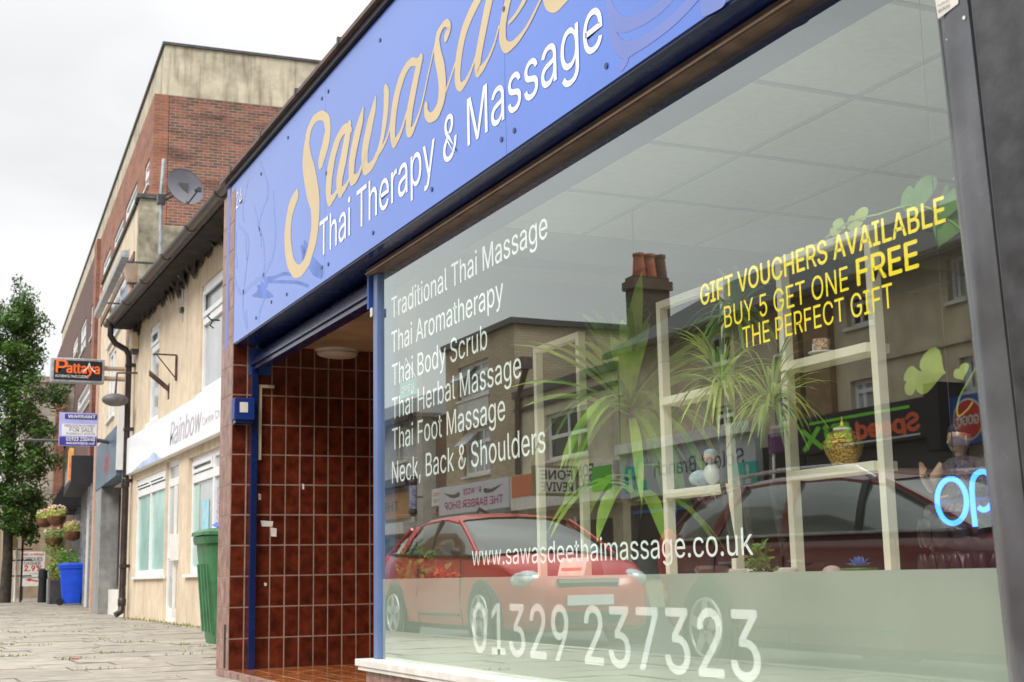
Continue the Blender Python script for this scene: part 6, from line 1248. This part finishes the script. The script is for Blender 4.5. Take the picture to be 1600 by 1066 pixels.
def ell(z, rx, ry, ox=0, n=20): return [cB+Vector((ox+rx*math.cos(2*math.pi*k/n), ry*math.sin(2*math.pi*k/n), z)) for k in range(n)]
MB().loft([ell(.20, .085, .125), ell(.215, .098, .140), ell(.24, .09, .13), ell(.26, .06, .085, .01), ell(.30, .046, .064, .015), ell(.34, .048, .072, .012), ell(.365, .042, .080, .01), ell(.38, .028, .055, .01), ell(.386, .018, .02, .008)]).build('robe', m_rb, t, smooth=True)
hd_ = MB(); hd_.loft([ell(.384, .017, .017, .006), ell(.398, .018, .018, .004), ell(.408, .028, .024, 0), ell(.425, .035, .031, .0), ell(.445, .037, .034, .004), ell(.462, .034, .032, .008), ell(.476, .022, .021, .01)]); hd = hd_.build('head', m_sk, t, smooth=True)
MB().hexa([cB+Vector((-.034, -.003, .443)), cB+Vector((-.034, .003, .443)), cB+Vector((-.030, .003, .443)), cB+Vector((-.030, -.003, .443))][::-1], [cB+Vector((-.044, -.006, .425)), cB+Vector((-.044, .006, .425)), cB+Vector((-.033, .006, .424)), cB+Vector((-.033, -.006, .424))][::-1]).build('nose', m_sk, hd, smooth=True, recalc=True)
for s_ in (-1, 1): MB().tube([cB+Vector((-.034, s_*.006, .442)), cB+Vector((-.0355, s_*.014, .439)), cB+Vector((-.029, s_*.022, .441))], .0008, 5).build('eyelid', m_br, hd); MB().ball(cB+Vector((.0, s_*.035, .43)), .012, 10, 6, (.5, .35, 1.5)).build('ear', m_sk, hd, smooth=True)
MB().tube([cB+Vector((-.035, -.008, .417)), cB+Vector((-.0375, 0, .4165)), cB+Vector((-.035, .008, .417))], .0012, 5).build('mouth', m_br, hd)
hr = MB(); hr.ball(cB+Vector((.008, 0, .462)), .036, 16, 10, (1, .98, .8)); hr.ball(cB+Vector((.012, 0, .492)), .018, 12, 8); hr.build('hair', m_br, hd, smooth=True)
for s_ in (-1, 1):
    sh_ = cB+Vector((.01, s_*.078, .362))
    if s_ > 0: el_ = cB+Vector((-.03, .105, .295)); ha_ = cB+Vector((-.075, .085, .335))
    else: el_ = cB+Vector((-.015, -.105, .29)); ha_ = cB+Vector((-.075, -.03, .262))
    MB().tube([sh_, (sh_+el_)/2+Vector((0, s_*.006, 0)), el_, (el_+ha_)/2, ha_], [.022, .02, .017, .013, .010], 10).build('arm', m_rb if s_ < 0 else m_sk, t, smooth=True)
    up_ = Vector((0, 0, 1)) if s_ > 0 else Vector((-.2, .95, -.1)); sd_ = Vector((0, 1, 0)) if s_ > 0 else Vector((-1, 0, 0)); hn = MB(); hn.loft([[ha_+sd_*.011*math.cos(a)+up_*z_+Vector((.0, 0, .006 if s_ < 0 else 0))*math.sin(a)+(Vector((.006, 0, 0)) if s_ > 0 else Vector((0, 0, 0)))*math.sin(a) for a in [i*math.pi/5 for i in range(10)]] for z_ in (0, .012, .022)])
    for q, ln in enumerate((.016, .020, .021, .018)): b0 = ha_+sd_*(-.0085+q*.0056)+up_*.018; hn.tube([b0, b0+up_*ln*.6, b0+up_*ln+Vector((-.003, 0, 0))], [.0032, .0029, .002], 6)
    hn.tube([ha_-sd_*.009+up_*.004, ha_-sd_*.017+up_*.013, ha_-sd_*.016+up_*.022], [.004, .0035, .0025], 6); hn.build('hand', m_sk, t, smooth=True)
_k = (onX(1500, 690, XB).z-ZP)/.43; t.scale = (_k, _k, _k)
# neon open sign -----------------------------------------------------------
XN = 2.315; neon = thing('neon_sign', (XN, onX(1500, 783, XN).y, .7), 'glowing blue neon open sign at the right of the window', 'neon sign')
m_neon = bpy.data.materials.new('blue_neon'); m_neon.use_nodes = True; _b = m_neon.node_tree.nodes['Principled BSDF']; _b.inputs['Base Color'].default_value = (.02, .06, .4, 1); _b.inputs['Emission Color'].default_value = (.025, .16, 1, 1); _b.inputs['Emission Strength'].default_value = 3.2; MATS['blue_neon'] = m_neon
m_core = bpy.data.materials.new('neon_core'); m_core.use_nodes = True; _b = m_core.node_tree.nodes['Principled BSDF']; _b.inputs['Emission Color'].default_value = (.1, .45, 1, 1); _b.inputs['Emission Strength'].default_value = 3
oc = onX(1487, 783, XN); ry_ = (onX(1464, 783, XN).y-onX(1510, 783, XN).y)/2; rz_ = (onX(1487, 748, XN).z-onX(1487, 818, XN).z)/2; S_ = rz_
MB().tube([(XN, oc.y+ry_*math.cos(a), oc.z+rz_*math.sin(a)) for a in [i*math.pi/16 for i in range(32)]], .0062, 10, closed=True).build('letter_o', m_neon, neon, smooth=True)
py_ = onX(1522, 800, XN).y; P = [(py_, oc.z-S_*1.2), (py_+.002, oc.z), (py_-.002, oc.z+S_*.75), (py_-.02, oc.z+S_*1.12), (py_-.05, oc.z+S_*1.1), (py_-.068, oc.z+S_*.5), (py_-.06, oc.z-S_*.2), (py_-.035, oc.z-S_*.5), (py_-.018, oc.z-S_*.4)]
MB().tube(smoothpts([(XN, a, b) for a, b in P], 5), .0062, 10).build('letter_p', m_neon, neon, smooth=True)
e0 = py_-.10; P = [(e0, oc.z), (e0-.06, oc.z+.01), (e0-.055, oc.z+S_*.8), (e0-.025, oc.z+S_), (e0, oc.z+S_*.3), (e0-.01, oc.z-S_*.7), (e0-.04, oc.z-S_), (e0-.07, oc.z-S_*.6)]; MB().tube(smoothpts([(XN, a, b) for a, b in P], 5), .0062, 10).build('letter_e', m_neon, neon, smooth=True)
e0 = e0-.1; P = [(e0, oc.z-S_), (e0, oc.z+S_), (e0-.005, oc.z+S_*.4), (e0-.03, oc.z+S_), (e0-.055, oc.z+S_*.6), (e0-.06, oc.z-S_)]; MB().tube(smoothpts([(XN, a, b) for a, b in P], 5), .0062, 10).build('letter_n', m_neon, neon, smooth=True)
mb = MB(); mb.box(XN+.012, XN+.02, e0-.08, oc.y+ry_+.01, oc.z-.004, oc.z+.004); mb.build('clear_backing', m_dark, neon)
for q in (oc.y, py_-.05, e0): MB().tube([(XN+.015, q, oc.z), (XN+.015, q, 2.3)], .0012, 4).build('hanging_wire', m_dark, neon)
